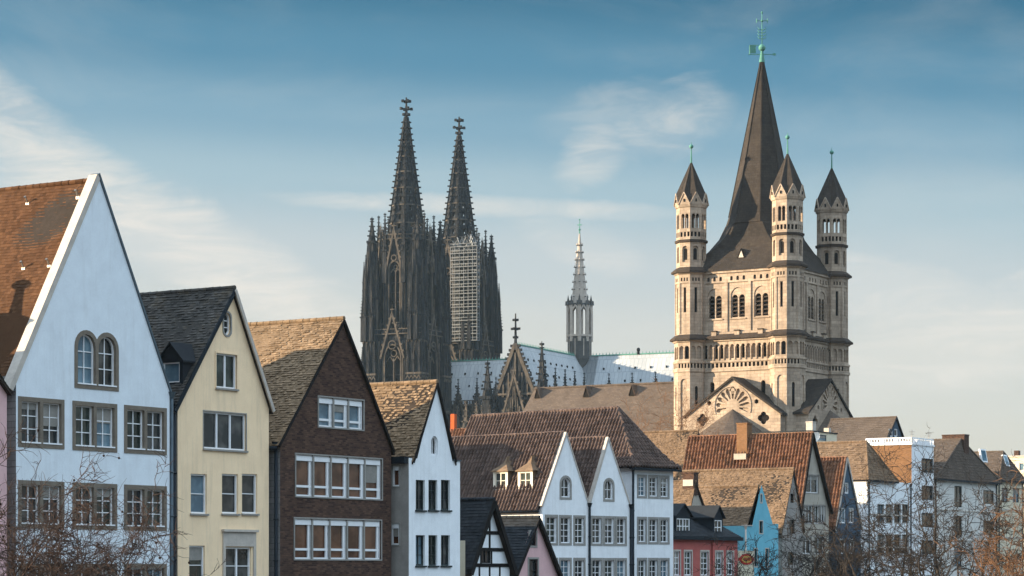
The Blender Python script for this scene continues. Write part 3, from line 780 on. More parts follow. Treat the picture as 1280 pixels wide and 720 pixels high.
h.gable_roof(ua, za, zl, zr, ul - .35, ur + .2, -.08, D4, MT['roof_mossy'], .1, .05, .1, .17, .14, seed=33, lift=.024, jit=1.0)
mb = MB(); mb.box(-.3, ul - .3, .05, D4, zl - .25, zl + .06); mb.build('eave', MT['zinc_dark'], h.root)
mb = MB(); mb.bar((ul - .4, -.09, zl - .2), (ua, -.09, za - .04), .05, .10); mb.bar((ur + .22, -.09, zr - .05), (ua, -.09, za - .04), .05, .10); mb.build('verge_board', MT['timber'], h.root)
mb = MB(); h.front.box(mb, ur, W4 + .04, zs, zs + .06, -.05, .4); mb.build('coping', MT['zinc'], h.root)

# ---------------------------------------------------------------- half-timbered house and the pink one beside it
h = House('half_timbered_house', 'half-timbered cottage with black beams on white infill under a slate gable', 586, 126.2, TH)
W5 = h.u(637, 700); ua, za = h.q(611.5, 625); zl = h.q(588.5, 702)[1]; zr = h.q(637, 716)[1]; zl = zr = (zl + zr) / 2; ua = W5 / 2
wr = rect(*h.r(601.5, 613.5, 688, 704))
h.shell([(0, 0), (W5, 0), (W5, zr), (ua, za), (0, zl)], [wr], 14, MT['plaster_white'], .12)
window(h.front, h.root, wr, .1, MT['timber'], gs, cols=2, rows=1, fw=.05)
mb = MB(); zz = [h.q(612, y)[1] for y in (666, 687, 706.5)]
def lim(z): f = (za - z) / (za - zl); return max(0, ua * (1 - f)), min(W5, ua + (W5 - ua) * f)
for z in zz: a, b = lim(z); h.front.box(mb, a, b, z - .09, z + .09, -.035, .02)
h.front.box(mb, ua - .07, ua + .07, zz[1] + .07, za - .2, -.03, .02)
for u_ in (.25, .5, .75): h.front.box(mb, W5 * u_ - .06, W5 * u_ + .06, 0, zz[2] - .07, -.03, .02)
for u_ in bounds(wr)[:2]: h.front.box(mb, u_ - .1 if u_ < ua else u_, u_ if u_ < ua else u_ + .1, zz[2] + .07, zz[1] - .07, -.03, .02)
a, b = lim(zz[2]); 
mb.build('timber_frame', MT['timber'], h.root)
h.gable_roof(ua, za, zl, zr, 0, W5, -.3, 14, MT['roof_slate'], .2, .2, .12, .22, .18, seed=41, lift=.025)
mb = MB(); mb.bar((-.2, -.31, zl - .35), (ua, -.31, za - .08), .06, .26); mb.bar((W5 + .2, -.31, zr - .35), (ua, -.31, za - .08), .06, .26); mb.build('verge_board', MT['timber'], h.root)
h.pipe(-.12, -.1, 0, zl - .3, .07)
mb = MB(); a = h.H.I @ V(((573.5 - CX) / F * 125.0, 125.0, 0)); zc = z_at(676, 126)
b = h.H.I @ V(((581.5 - CX) / F * 125.0, 125.0, 0))
mb.hexa([(a.x, a.y, 0), (b.x, b.y, 0), (b.x - .2, b.y + .9, 0), (a.x - .2, a.y + .9, 0), (a.x, a.y, zc), (b.x, b.y, zc), (b.x - .2, b.y + .9, zc), (a.x - .2, a.y + .9, zc)])
mb.build('annex', MT['plaster_cream'], h.root)
h = House('gabled_house', 'little pink house with a slate gable beside the half-timbered cottage', 643, 129.5, TH)
W6 = h.u(697, 710); ua, za = h.q(668.5, 647.5); zr = h.q(697, 722)[1]; zl = h.q(643, 711)[1]; zl = zr = (zl + zr) / 2; ua = W6 / 2
holes = [rect(*h.r(662.5, 670, 665, 682)), rect(*h.r(661, 672, 699, 728))]
h.shell([(0, 0), (W6, 0), (W6, zr), (ua, za), (0, zl)], holes, 10, MT['plaster_pink'], .14)
for rc in holes: window(h.front, h.root, rc, .12, MT['timber'], gs, cols=1, rows=2, surround=MT['surround_grey'], sw=.1)
h.gable_roof(ua, za, zl, zr, 0, W6, -.2, 10, MT['roof_slate'], .2, .15, .12, .22, .18, seed=43, lift=.025)
mb = MB(); mb.bar((-.2, -.21, zl - .35), (ua, -.21, za - .06), .05, .14); mb.bar((W6 + .15, -.21, zr - .28), (ua, -.21, za - .06), .07, .2); mb.build('verge_board', MT['timber'], h.root)

# ---------------------------------------------------------------- the white terrace: two gables and a hipped block
THW = 43
h = House('terraced_house', 'white twin-gabled house with grey-framed windows and two cream dormers on its brown pantiled roof', 678, 163.0, THW)
GA = h.u(736, 650); GB = h.u(788, 650)
za = h.q(707.5, 541)[1]; ze = h.q(736, 631)[1]; uA = h.u(707.5, 560)
uB, zB = h.q(760, 547)
holes = []; spec = []
for y0, y1 in ((647, 679), (700, 732)):
    for x0, x1 in ((683, 695.5), (700.7, 712.5), (718.5, 729.8), (740.3, 751.5), (756, 767), (771.2, 781.6)):
        add(rect(*h.r(x0, x1, y0, y1)))
ats = [arch(*h.r(701.5, 712.5, 597, 621.5)), arch(*h.r(756, 766, 600, 624))]
zrow = [bounds(holes[2])[2:], bounds(holes[8])[2:]]
holes = [rect(bounds(x)[0], bounds(x)[1], *zrow[k // 6]) for k, x in enumerate(holes)]
DA = 15
h.shell([(0, 0), (GB, 0), (GB, ze), (uB, zB), (GA, ze), (uA, za), (0, ze)], holes + ats, DA, MT['plaster_white'], .2)
for rc in holes + ats: window(h.front, h.root, rc, .17, MT['white_paint'], gs, cols=2, rows=4 if len(rc) == 4 else 2, bar=.04, fw=.06, surround=MT['surround_grey'], sw=.15, sp=.03)
PT = dict(tw=.29, rh=.33, kind='pan', lift=.06, jit=.3)
rA = h.gable_roof(uA, za, ze, ze, 0, GA, .14, DA, MT['roof_pantile'], .25, .02, .12, seed=51, **PT)
slopeA = h.slope
rB = h.gable_roof(uB, zB, ze, ze, GA, GB, .14, DA, MT['roof_pantile'], .02, .02, .12, seed=52, **PT)
slopeB = h.slope; h.slope = slopeA
mb = MB()
for (a, b) in (((-.1, ze - .2), (uA, za)), ((GA, ze), (uB, zB))):
    mb.bar((a[0], .04, a[1] + .02), (b[0], .04, b[1] + .02), .26, .16)
for (a, b) in (((GA, ze), (uA, za)), ((GB, ze), (uB, zB))):
    mb.bar((a[0], .06, a[1] - .02), (b[0], .06, b[1] + .02), .22, .08)
mb.build('coping', MT['coping'], h.root)
h.gutter((-.28, .1, ze - .5), (-.28, DA, ze - .5))
h.pipe(GA, -.08, 0, ze - .1, .075); h.pipe(GB - .02, -.08, 0, ze - .1, .085)
for px, py in ((625.5, 614), (656.5, 613.5)):
    h.dormer(px, py, 1.30, 1.30, 1.0, MT['cream_paint'], MT['roof_tan'], 'hip', .13, MT['cream_paint'], MT['glass_green'], leaves=2, rows=2)
mb = MB(); mb.box(-9, -6.6, 13.1, 24, 0, 19.2); mb.box(-9.1, -6.5, 13.0, 24.1, 19.2, 19.35); mb.build('wing_or_shade_box', MT['plaster_white'], h.root)  # unseen box, no real wing; added to cast shade on the twin roof
TWIN = h
h = House('terraced_house', 'white hip-roofed house at the right end of the white terrace', 791.5, 171.5, THW)
W7 = h.u(841.5, 620); ze = h.q(792, 584)[1]
holes = []
for y0, y1 in ((596.5, 620.5), (649, 677.5), (700, 729)):
    row = [h.r(x0, x1, y0, y1) for x0, x1 in ((798, 807), (811.8, 821.5), (825.8, 835))]
    for x in row: holes.append(rect(x[0], x[1], row[1][2], row[1][3]))
D7 = 17
h.shell([(0, 0), (W7, 0), (W7, ze), (0, ze)], holes, D7, MT['plaster_white'], .2)
for rc in holes: window(h.front, h.root, rc, .17, MT['white_paint'], gs, cols=2, rows=4, bar=.04, fw=.06, surround=MT['surround_grey'], sw=.15, sp=.03)
plm = Pl((W7 / 2, 0, 0), (0, 1, 0), (-1, 0, 0))
va, zt = h.H.on(plm, 772.5, 510); ov = .4
mb = MB()
zb = ze + .95; bi = .75                                # the flared foot of the roof
top = (W7 / 2, va, zt)
c0 = [(-ov, -ov), (W7 + ov, -ov)]; c1 = [(bi - .3, bi * 1.2 - .3), (W7 - bi + .3, bi * 1.2 - .3)]
# left slope, lower flare and upper run
A0 = V((-ov, -ov, ze)); A1 = V((bi - .3, bi * 1.2 - .3, zb)); T = V(top)
o = V((-ov, -ov, ze)); es = V((bi - .3 + ov, 0, zb - ze)); L = D7 + ov
tiles(mb, o, (0, 1, 0), es, L, es.length, .29, .33, .06, 'pan', 61, [(0, 0), (L, 0), (L, es.length), (A1.y + ov, es.length)], .3)
o = V((bi - .3, 0, zb)); es = V((W7 / 2 - bi + .3, 0, zt - zb))
tiles(mb, o, (0, 1, 0), es, D7, es.length, .29, .33, .06, 'pan', 62, [(A1.y, 0), (D7, 0), (D7, es.length), (va, es.length)], .3)
# front hip
o = V((-ov, -ov, ze)); es = V((0, A1.y + ov, zb - ze)); L = W7 + 2 * ov
tiles(mb, o, (1, 0, 0), es, L, es.length, .29, .33, .06, 'pan', 63, [(0, 0), (L, 0), (L - bi - ov + .3, es.length), (bi + ov - .3, es.length)], .3)
o = V((0, A1.y, zb)); es = V((0, va - A1.y, zt - zb))
tiles(mb, o, (1, 0, 0), es, W7, es.length, .29, .33, .06, 'pan', 64, [(bi - .3, 0), (W7 - bi + .3, 0), (W7 / 2, es.length)], .3)
mb.poly([(W7 + ov, -ov, ze), (W7 + ov, D7, ze), (W7 - bi + .3, D7, zb), (W7 - bi + .3, A1.y, zb)]); mb.poly([(W7 - bi + .3, A1.y, zb), (W7 - bi + .3, D7, zb), (W7 / 2, D7, zt), top])
mb.poly([(-ov, -ov, ze - .03), (W7 + ov, -ov, ze - .03), (W7 + ov, D7, ze - .03), (-ov, D7, ze - .03)], 1)
mb.poly([(-ov, D7, ze), (W7 + ov, D7, ze), (W7 - bi, D7, zb), (W7 / 2, D7, zt), (bi, D7, zb)], 1)
ridge(mb, top, (W7 / 2, D7, zt), .14, .38); ridge(mb, A1, top, .12, .38); ridge(mb, A0, A1, .12, .38)
ridge(mb, (W7 - bi + .3, A1.y, zb), top, .12, .38)
mb.build('roof', [MT['roof_pantile'], MT['roof_under']], h.root)
mb = MB(); mb.box(-ov, W7 + ov, -ov - .06, -ov + .05, ze - .2, ze - .03); mb.box(-ov, W7 + ov, -ov + .05, 0, ze - .12, ze - .04); mb.build('cornice', MT['zinc_dark'], h.root)
h.pipe(-.12, -.10, 0, ze - .2, .08)
HIP = h
# tan flat rooflight strip between the gables and the big roof
b0 = TWIN.hit((uB, 0, 0), (1, 0, 0), 669, 548); 
mb = MB(); yy = DA + .2
p0 = TWIN.H.on(Pl((0, 9.0, 0), (1, 0, 0), (0, -1, 0)), 700, 549); p1 = TWIN.H.on(Pl((0, 9.0, 0), (1, 0, 0), (0, -1, 0)), 752, 549); zc0 = p0[1]
zc1 = TWIN.H.on(Pl((0, 9.0, 0), (1, 0, 0), (0, -1, 0)), 700, 540)[1]
mb.hexa([(p0[0], 8.9, zc0 - .6), (p1[0], 8.9, zc0 - .6), (p1[0], 11, zc0 - .6), (p0[0], 11, zc0 - .6), (p0[0], 9.0, zc1), (p1[0], 9.0, zc1), (p1[0], 11, zc1), (p0[0], 11, zc1)])
for k in range(1, 4): x = p0[0] + (p1[0] - p0[0]) * k / 4; mb.box(x - .05, x + .05, 8.85, 8.93, zc0 - .5, zc1 + .03, 0, .1)
mb.build('rooflight', MT['coping'], TWIN.root)

# ---------------------------------------------------------------- the Romanesque church: crossing tower with corner turrets, gabled arms, long nave roof
church = empty('romanesque_church', (34.58, 354.1, 0), R(-31.1), 'big pale stone church with a slate spire ringed by slim corner turrets', 'church')
CF = Frame(church)
HT = 7.25
def oct_faces(cx, cy, a):
    w = 2 * a * math.tan(PI / 8)
    for k in range(8):
        f = k * PI / 4; n = V((math.cos(f), math.sin(f), 0)); eu = V((-math.sin(f), math.cos(f), 0))
        yield k, Pl(V((cx, cy, 0)) + n * a - eu * w / 2, eu, n), w
ORAD = 1 / math.cos(PI / 8)
def octo(mb, cx, cy, z0, z1, a0, a1, m=0, caps=True): mb.frust(cx, cy, z0, z1, a0 * ORAD, a1 * ORAD, 8, PI / 8, m, .5, False, caps)
def petal(c, ang, r0, r1, w, n=5):
    """drop-shaped opening pointing outwards"""
    pts = []; d = (math.cos(ang), math.sin(ang)); t = (-d[1], d[0])
    prof = [(r0, .18), (r0 + (r1 - r0) * .45, .42), (r0 + (r1 - r0) * .75, .62), (r0 + (r1 - r0) * .93, .45), (r1, .12)]
    for r, k in prof: pts.append((c[0] + d[0] * r - t[0] * w * k, c[1] + d[1] * r - t[1] * w * k))
    for r, k in prof[::-1]: pts.append((c[0] + d[0] * r + t[0] * w * k, c[1] + d[1] * r + t[1] * w * k))
    return pts
def quatrefoil(c, r):
    pts = []
    for k in range(4):
        a = k * PI / 2; x, z = c[0] + r * .52 * math.cos(a), c[1] + r * .52 * math.sin(a)
        pts += [(x + r * .48 * math.cos(a + PI * (j / 8 - .5) * .96), z + r * .48 * math.sin(a + PI * (j / 8 - .5) * .96)) for j in range(9)]
    return pts
def corbel_slots(u0, u1, z0, z1, n, f=.5):
    s = (u1 - u0) / n; return [arch(u0 + s * (k + .5 - f / 2), u0 + s * (k + .5 + f / 2), z0, z1, n=4) for k in range(n)]

def turret(cx, cy, facing):
    """one corner turret from the ground to its copper knob; facing: the octagon sides worth carving"""
    mb = MB()                                                        # 0 stone, 1 dark, 2 dark ledge
    def stage(a, z0, z1, holes_of, depth=.25, back=0, ds=None):
        for k, pl, w in oct_faces(cx, cy, a):
            out = rect(0, w, z0, z1)
            hs = holes_of(k, w) if k in facing else []
            blind = [h for h, b in hs if b == 0]; dark = [h for h, b in hs if b == 1]
            loops = [h for h, b in hs]
            pl.wall(mb, out, loops, depth, 0)
            for h, b in hs:
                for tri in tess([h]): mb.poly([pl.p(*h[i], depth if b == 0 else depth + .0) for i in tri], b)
    def lower(k, w): 
        hs = []
        if k % 2 == 0: hs.append((arch(w * .22, w * .78, 27.6, 34.9, n=6), 0))
        else: hs += [(arch(w * .40, w * .62, 30.6, 33.9, n=6), 1)]
        return hs
    stage(2.22, 0, 35.9, lower, .16)
    stage(2.26, 36.25, 37.05, lambda k, w: [(rect(w * (i + .22) / 4 + .02, w * (i + .80) / 4 + .02, 36.36, 36.98), 1) for i in range(4)], .14)
    octo(mb, cx, cy, 35.85, 36.25, 2.36, 2.36); octo(mb, cx, cy, 37.05, 37.3, 2.36, 2.36)
    stage(2.15, 37.3, 39.9, lambda k, w: [(arch(w * .08, w * .47, 37.6, 39.4, n=6), 0), (arch(w * .53, w * .92, 37.6, 39.4, n=6), 1 if k in (6, ) else 0)], .3)
    octo(mb, cx, cy, 39.9, 40.25, 2.3, 2.58, 0); octo(mb, cx, cy, 40.15, 40.42, 2.74, 2.74, 2); octo(mb, cx, cy, 40.42, 40.95, 2.70, 2.1, 2)
    def shaft(k, w):
        hs = [(rect(w * .10, w * .90, 48.9 - 8.1, 48.0), 0)]
        return hs
    for k, pl, w in oct_faces(cx, cy, 2.08):
        if k in facing:
            o_ = rect(0, w, 40.6, 49.2); h_ = rect(w * .13, w * .87, 41.0, 48.0); sl = corbel_slots(w * .13, w * .87, 48.25, 48.75, 3, .55)
            pl.wall(mb, o_, [h_] + sl, .10, 0)
            for s in sl:
                for tri in tess([s]): mb.poly([pl.p(*s[i], .10) for i in tri], 2)
            slit = rect(w * .40, w * .62, 44.0, 47.4)
            pl.wall(mb, h_, [slit], .22, 0, 1, d=.10)
        else: mb.poly([pl.p(0, 40.6), pl.p(w, 40.6), pl.p(w, 49.2), pl.p(0, 49.2)], 0)
    octo(mb, cx, cy, 49.2, 49.5, 2.15, 2.42, 0); octo(mb, cx, cy, 49.4, 49.68, 2.58, 2.58, 2); octo(mb, cx, cy, 49.68, 50.2, 2.54, 1.95, 2)
    stage(1.90, 50.0, 53.6, lambda k, w: [(arch(w * .24, w * .76, 50.9, 53.1, n=8), 0)], .22)
    for k, pl, w in oct_faces(cx, cy, 1.90):
        if k in facing:
            hh = arch(w * .34, w * .66, 51.2, 52.8, n=6)
            for tri in tess([hh]): mb.poly([pl.p(*hh[i], .215) for i in tri], 1)
    octo(mb, cx, cy, 53.6, 53.95, 2.08, 2.12, 2)
    stage(1.92, 53.95, 55.25, lambda k, w: [(rect(w * (i + .18) / 3, w * (i + .82) / 3, 54.35, 55.0), 1) for i in range(3)], .2)
    # open belfry: eight piers, paired lights in every side, a dark core far inside
    for k, pl, w in oct_faces(cx, cy, 1.92):
        hs = [arch(w * .16, w * .47, 55.5, 57.5, n=6), arch(w * .53, w * .84, 55.5, 57.5, n=6)]
        pl.wall(mb, rect(0, w, 55.25, 58.4), hs, .35, 0)
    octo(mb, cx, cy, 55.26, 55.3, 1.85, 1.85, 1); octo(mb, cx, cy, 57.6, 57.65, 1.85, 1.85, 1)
    octo(mb, cx, cy, 58.4, 58.75, 2.02, 2.14, 0)
    t = mb.build('turret', [MT['church_stone'], MT['church_black'], MT['church_dark']], church)
    mb = MB()                                                        # folded cap: a small gable on every side
    A = 2.16; zb, zg, za = 58.75, 60.4, 65.0
    apex = V((cx, cy, za)); rv = A * ORAD; mid = []
    for k in range(8):
        f = k * PI / 4; g0, g1 = f - PI / 8, f + PI / 8
        gt = V((cx + A * .99 * math.cos(f), cy + A * .99 * math.sin(f), zg))
        c0 = V((cx + rv * math.cos(g0), cy + rv * math.sin(g0), zb)); c1 = V((cx + rv * math.cos(g1), cy + rv * math.sin(g1), zb))
        mb.poly([c0, c1, gt], 1)
        mb.poly([c0, gt, apex], 0); mb.poly([gt, c1, apex], 0)
        n = V((math.cos(f), math.sin(f), 0)); 
        mb.bar(c0 + n * .03, gt + n * .05, .14, .12, m=1); mb.bar(c1 + n * .03, gt + n * .05, .14, .12, m=1)
        mb.frust(cx + A * 1.01 * math.cos(f), cy + A * 1.01 * math.sin(f), zb + .35, zb + .75, .12, .12, 6, 0, 2)
    mb.build('cap', [MT['spire_slate'], MT['church_stone'], MT['church_black']], t)
    mb = MB(); mb.frust(cx, cy, 64.6, 66.7, .13, .07, 8); mb.ball((cx, cy, 66.95), .30, 10); mb.frust(cx, cy, 67.2, 67.6, .06, .02, 6)
    mb.build('finial', MT['copper'], t)
    return t
turret(-HT, -HT, (4, 5, 6, 7, 0)); turret(HT, -HT, (5, 6, 7, 0, 1)); turret(HT, HT, (6, 7, 0, 1, 2))

# tower body between the turrets
mb = MB(); Yw = 7.65
planes = [Pl((-HT, -Yw, 0), (1, 0, 0), (0, -1, 0)), Pl((Yw, -HT, 0), (0, 1, 0), (1, 0, 0)), Pl((HT, Yw, 0), (-1, 0, 0), (0, 1, 0)), Pl((-Yw, HT, 0), (0, -1, 0), (-1, 0, 0))]
WW = 2 * HT; T0, T1 = 2.0, WW - 2.0
for i, pl in enumerate(planes):
    if i > 1:
        mb.poly([pl.p(0, 0), pl.p(WW, 0), pl.p(WW, 49.3), pl.p(0, 49.3)]); continue
    # plain lower wall with small windows beside the gable
    lw = [arch(T0 + 1.1, T0 + 1.75, 32.0, 34.4, n=6), arch(T1 - 1.75, T1 - 1.1, 32.0, 34.4, n=6)]
    pl.wall(mb, rect(0, WW, 0, 35.8), lw, .3, 0, 1)
    # panel frieze
    n = 17; s = (T1 - T0) / n
    pl.wall(mb, rect(0, WW, 36.2, 37.05), [rect(T0 + s * (k + .2), T0 + s * (k + .8), 36.36, 36.96) for k in range(n)], .16, 0, 1, d=-.05)
    pl.box(mb, 0, WW, 35.8, 36.2, -.16, .1); pl.box(mb, 0, WW, 37.05, 37.3, -.16, .1)
    # dwarf gallery: colonettes before a back wall, passage shade painted black in some bays
    n = 13; s = (T1 - T0) / n
    hs = [arch(T0 + s * (k + .16), T0 + s * (k + .84), 37.55, 39.5, n=6) for k in range(n)]
    pl.wall(mb, rect(0, WW, 37.3, 39.95), hs, .38, 0)
    for k, h in enumerate(hs):
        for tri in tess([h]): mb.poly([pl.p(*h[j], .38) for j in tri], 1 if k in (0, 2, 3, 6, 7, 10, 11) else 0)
    for k in range(n + 1): pl.box(mb, T0 + s * k - .07, T0 + s * k + .07, 37.35, 38.95, -.14, .06); pl.box(mb, T0 + s * k - .12, T0 + s * k + .12, 38.95, 39.15, -.17, .06)
    pl.box(mb, 0, WW, 39.95, 40.25, -.22, .1, 0); pl.box(mb, 0, WW, 40.2, 40.45, -.55, .1, 2)
    mb.poly([pl.p(0, 40.452, -.52), pl.p(WW, 40.452, -.52), pl.p(WW, 40.95, .05), pl.p(0, 40.95, .05)], 2)
    # belfry stage: three bays between pilaster strips, slots above, twin lights under blind arches
    bw = (T1 - T0) / 3; hb = []; 
    panels = [rect(T0 + bw * k + .22, T0 + bw * (k + 1) - .22, 41.2, 47.9) for k in range(3)]
    slots = [x for k in range(3) for x in corbel_slots(T0 + bw * k + .35, T0 + bw * (k + 1) - .35, 48.15, 48.75, 3, .42)]
    pl.wall(mb, rect(0, WW, 40.6, 49.3), panels + slots, .16, 0)
    for sx in slots:
        for tri in tess([sx]): mb.poly([pl.p(*sx[j], .16) for j in tri], 2)
    for k in range(3):
        c = T0 + bw * (k + .5); big = arch(c - 1.12, c + 1.12, 43.0, 47.2, n=12)
        pl.wall(mb, panels[k], [big], .12, 0, d=.16)
        lights = [arch(c - .95, c - .10, 43.15, 46.2, n=8), arch(c + .10, c + .95, 43.15, 46.2, n=8)]
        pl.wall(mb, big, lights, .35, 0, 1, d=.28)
        for h in lights:
            a, b, z0, z1 = bounds(h)
            for j in range(5): 
                z = z0 + .22 + j * .56
                mb.hexa([pl.p(a, z, .34), pl.p(b, z, .34), pl.p(b, z + .16, .58), pl.p(a, z + .16, .58), pl.p(a, z + .10, .34), pl.p(b, z + .10, .34), pl.p(b, z + .26, .58), pl.p(a, z + .26, .58)], 2)
        pl.box(mb, c - 1.2, c + 1.2, 42.85, 43.0, .02, .3)
        # little hooded opening on the ledge
        pl.box(mb, c - .35, c + .35, 40.6, 41.25, -.25, .15, 0); pl.box(mb, c - .42, c + .42, 41.25, 41.4, -.34, .15, 2)
    pl.box(mb, 0, WW, 49.2, 49.55, -.22, .1, 0)
mb.build('tower', [MT['church_stone'], MT['church_black'], MT['church_dark']], church)

# roof: square foot folding into an octagonal spire
mb = MB()
def ring8(h, c, z): return [V(p) for p in ((h, -h + c, z), (h, h - c, z), (h - c, h, z), (-h + c, h, z), (-h, h - c, z), (-h, -h + c, z), (-h + c, -h, z), (h - c, -h, z))]
rings = [ring8(8.0, .02, 49.5), ring8(6.9, .35, 51.0), ring8(5.75, .95, 52.7), ring8(5.0, 1.75, 54.4), ring8(4.55, 2.35, 56.3), ring8(4.62, 2.70, 56.4), ring8(4.25, 2.49, 57.6)]
rings.append([V((.12 * math.cos(PI / 4 * k - PI / 8), .12 * math.sin(PI / 4 * k - PI / 8), 79.6)) for k in range(8)])
for a, b in zip(rings, rings[1:]):
    for k in range(8): mb.poly([a[k], a[(k + 1) % 8], b[(k + 1) % 8], b[k]])
for k in range(8): mb.bar(rings[6][k], rings[7][k], .16, .16)
sp = mb.build('spire', MT['spire_slate'], church)
mb = MB(); x, y, z = -.4, -6.1, 51.7
for x in (.1,):
    mb.poly([(x - .38, -6.8, 51.3), (x + .38, -6.8, 51.3), (x, -6.75, 52.3)], 0)
    mb.poly([(x - .55, -6.85, 51.2), (x, -6.85, 52.55), (x, -5.2, 52.55), (x - .55, -5.9, 51.2)], 1); mb.poly([(x + .55, -6.85, 51.2), (x, -6.85, 52.55), (x, -5.2, 52.55), (x + .55, -5.9, 51.2)], 1)
mb.build('dormer', [MT['coping'], MT['spire_slate']], sp)
mb = MB()                                                            # copper vane, orb, fronds and cross
mb.frust(0, 0, 79.0, 80.6, .42, .16, 10); mb.ball((0, 0, 81.0), .5, 14); mb.tube([(0, 0, 81), (0, 0, 85.8)], .06, 6)
ex = CF.I.to_3x3() @ V((1, 0, 0))
def ev(a, z): return V((ex.x * a, ex.y * a, z))
mb.bar(ev(-1.9, 80.1), ev(1.7, 80.1), .08, .10); mb.bar(ev(1.5, 80.1), ev(1.9, 80.1), .2, .26)
mb.bar(ev(-1.75, 81.35), ev(-.5, 81.35), .08, .10); mb.bar(ev(-1.7, 80.1), ev(-1.7, 81.35), .08, .10, up=(1, 0, 0))
mb.bar(ev(-1.25, 80.25), ev(-1.25, 81.3), .8, .03, up=tuple(CF.I.to_3x3() @ V((0, 1, 0))))
for k in range(4):
    for s in (-1, 1): mb.tube([ev(0, 82.2 + .42 * k), ev(s * .4, 82.3 + .42 * k), ev(s * .62, 82.62 + .42 * k)], [.05, .07, .02], 5)
mb.bar(ev(-.75, 84.75), ev(.75, 84.75), .08, .10); mb.ball(ev(0, 84.75), .18, 8)
for s in (-1, 1): mb.bar(ev(s * .75, 84.45), ev(s * .75, 85.05), .09, .09, up=(1, 0, 0))
mb.ball((0, 0, 85.9), .16, 6)
mb.build('weather_vane', MT['copper'], sp)

# the two gabled arms with their fan-shaped relief, each with an apse roof before it
def arm(pl, apexp, lp, rp, depth_back, fan_px, quat_px, drop_px, apse_px, name='transept'):
    ua, za = CF.on(pl, *apexp); ul, zl = CF.on(pl, *lp); ur, zr = CF.on(pl, *rp); ze = (zl + zr) / 2
    hw = (ur - ul) / 2; ua = (ul + ur) / 2
    c = CF.on(pl, *fan_px); c = (ua, c[1]); k = hw / 7.0
    hs = [petal(c, R(-14 + 208 * i / 10), 1.0 * k, 2.5 * k, .46 * k) for i in range(11)]
    dk = []
    for s in (-1, 1):
        q = CF.on(pl, *quat_px); du = abs(q[0] - ua); dk.append(quatrefoil((ua + s * du, q[1]), .85 * k))
        d = CF.on(pl, *drop_px); du = max(abs(d[0] - ua), 3.2 * k); dk.append(circle(ua + s * du, d[1], .34 * k, 6, .5))
    dk.append([(ua - .6 * k, za - 1.9 * k), (ua + .6 * k, za - 1.9 * k), (ua, za - 1.15 * k)])
    mb = MB()
    out = [(ul, 0), (ur, 0), (ur, ze), (ua, za), (ul, ze)]
    pl.wall(mb, out, hs + dk, .3, 0)
    for h in hs:
        for tri in tess([h]): mb.poly([pl.p(*h[i], .3) for i in tri], 0)
    for h in dk:
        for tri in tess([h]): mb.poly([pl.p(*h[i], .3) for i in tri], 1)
    # ring moulding round the fan
    for i in range(24):
        a, b = R(-20 + 220 * i / 24), R(-20 + 220 * (i + 1) / 24); r = 2.72 * k
        mb.bar(pl.p(c[0] + r * math.cos(a), c[1] + r * math.sin(a), -.03), pl.p(c[0] + r * math.cos(b), c[1] + r * math.sin(b), -.03), .14, .14)
    for s, uu in ((0, ul), (1, ur)):
        mb.poly([pl.p(uu, 0), pl.p(uu, 0, depth_back), pl.p(uu, ze, depth_back), pl.p(uu, ze)])
    t = mb.build(name, [MT['church_stone'], MT['church_black']], church)
    mb = MB(); e = .35; sl = (za - ze) / (ua - ul)
    P0, P1, P2 = (ul - e, ze - e * sl + .05), (ua, za + .05), (ur + e, ze - e * sl + .05)
    pl.slab(mb, [P0, P1, P2, (P2[0], P2[1] - .3), (P1[0], P1[1] - .35), (P0[0], P0[1] - .3)], -.25, depth_back)
    mb.build('transept_roof', MT['spire_slate'], t)
    # apse: half-round wall and half-cone roof
    az = CF.on(pl, *apse_px)[1]; mb = MB(); rr = 6.6 * k; zb = az - rr * .72; n = 9
    ring = [(ua + rr * math.cos(PI + PI * i / n), rr * math.sin(PI * i / n)) for i in range(n + 1)]
    for (a, da), (b, db) in zip(ring, ring[1:]):
        mb.poly([pl.p(a, zb, -da), pl.p(b, zb, -db), pl.p(ua, az, -.02)], 0)
        mb.poly([pl.p(ua + (a - ua) * .93, 0, -da * .93), pl.p(ua + (b - ua) * .93, 0, -db * .93), pl.p(ua + (b - ua) * .93, zb + .1, -db * .93), pl.p(ua + (a - ua) * .93, zb + .1, -da * .93)], 1)
    mb.build('apse', [MT['roof_church'], MT['church_stone']], church)
arm(Pl((0, -10.9, 0), (1, 0, 0), (0, -1, 0)), (913.5, 471), (857.5, 517.5), (975.5, 515.5), 3.4, (914, 508), (878, 525), (886.5, 504), (913, 511.5))
arm(Pl((10.9, 0, 0), (0, 1, 0), (1, 0, 0)), (1038, 473.5), (1010.5, 515), (1063.5, 518), 3.4, (1040, 506), (1019, 527), (1023, 509), (1040, 513))

# nave with its long slate roof and triangular dormers
mb = MB(); zr = 35.2; L = 36.5; hw = 9.5; zev = zr - hw * 1.02
sl = V((0, -hw, zev - zr))
mb.hexa([(-L, -hw, zev - .3), (-7.2, -hw, zev - .3), (-7.2, 0, zr - .3), (-L, 0, zr - .3), (-L, -hw, zev), (-7.2, -hw, zev), (-7.2, 0, zr), (-L, 0, zr)])
mb.poly([(-L, hw, zev), (-7.2, hw, zev), (-7.2, 0, zr), (-L, 0, zr)])
ridge(mb, (-L, 0, zr), (-7.2, 0, zr), .2, .9)
nv = mb.build('nave_roof', MT['roof_church'], church)
mb = MB(); mb.prism([(-hw + .4, 0), (hw - .4, 0), (hw - .4, zev), (0, zr - .4), (-hw + .4, zev)], 0, .01) if False else None
mb.box(-L + .3, -7.2, -hw + .4, hw - .4, 0, zev - .2); mb.poly([(-L + .3, -hw + .4, zev - .2), (-L + .3, hw - .4, zev - .2), (-L + .3, 0, zr - .4)])
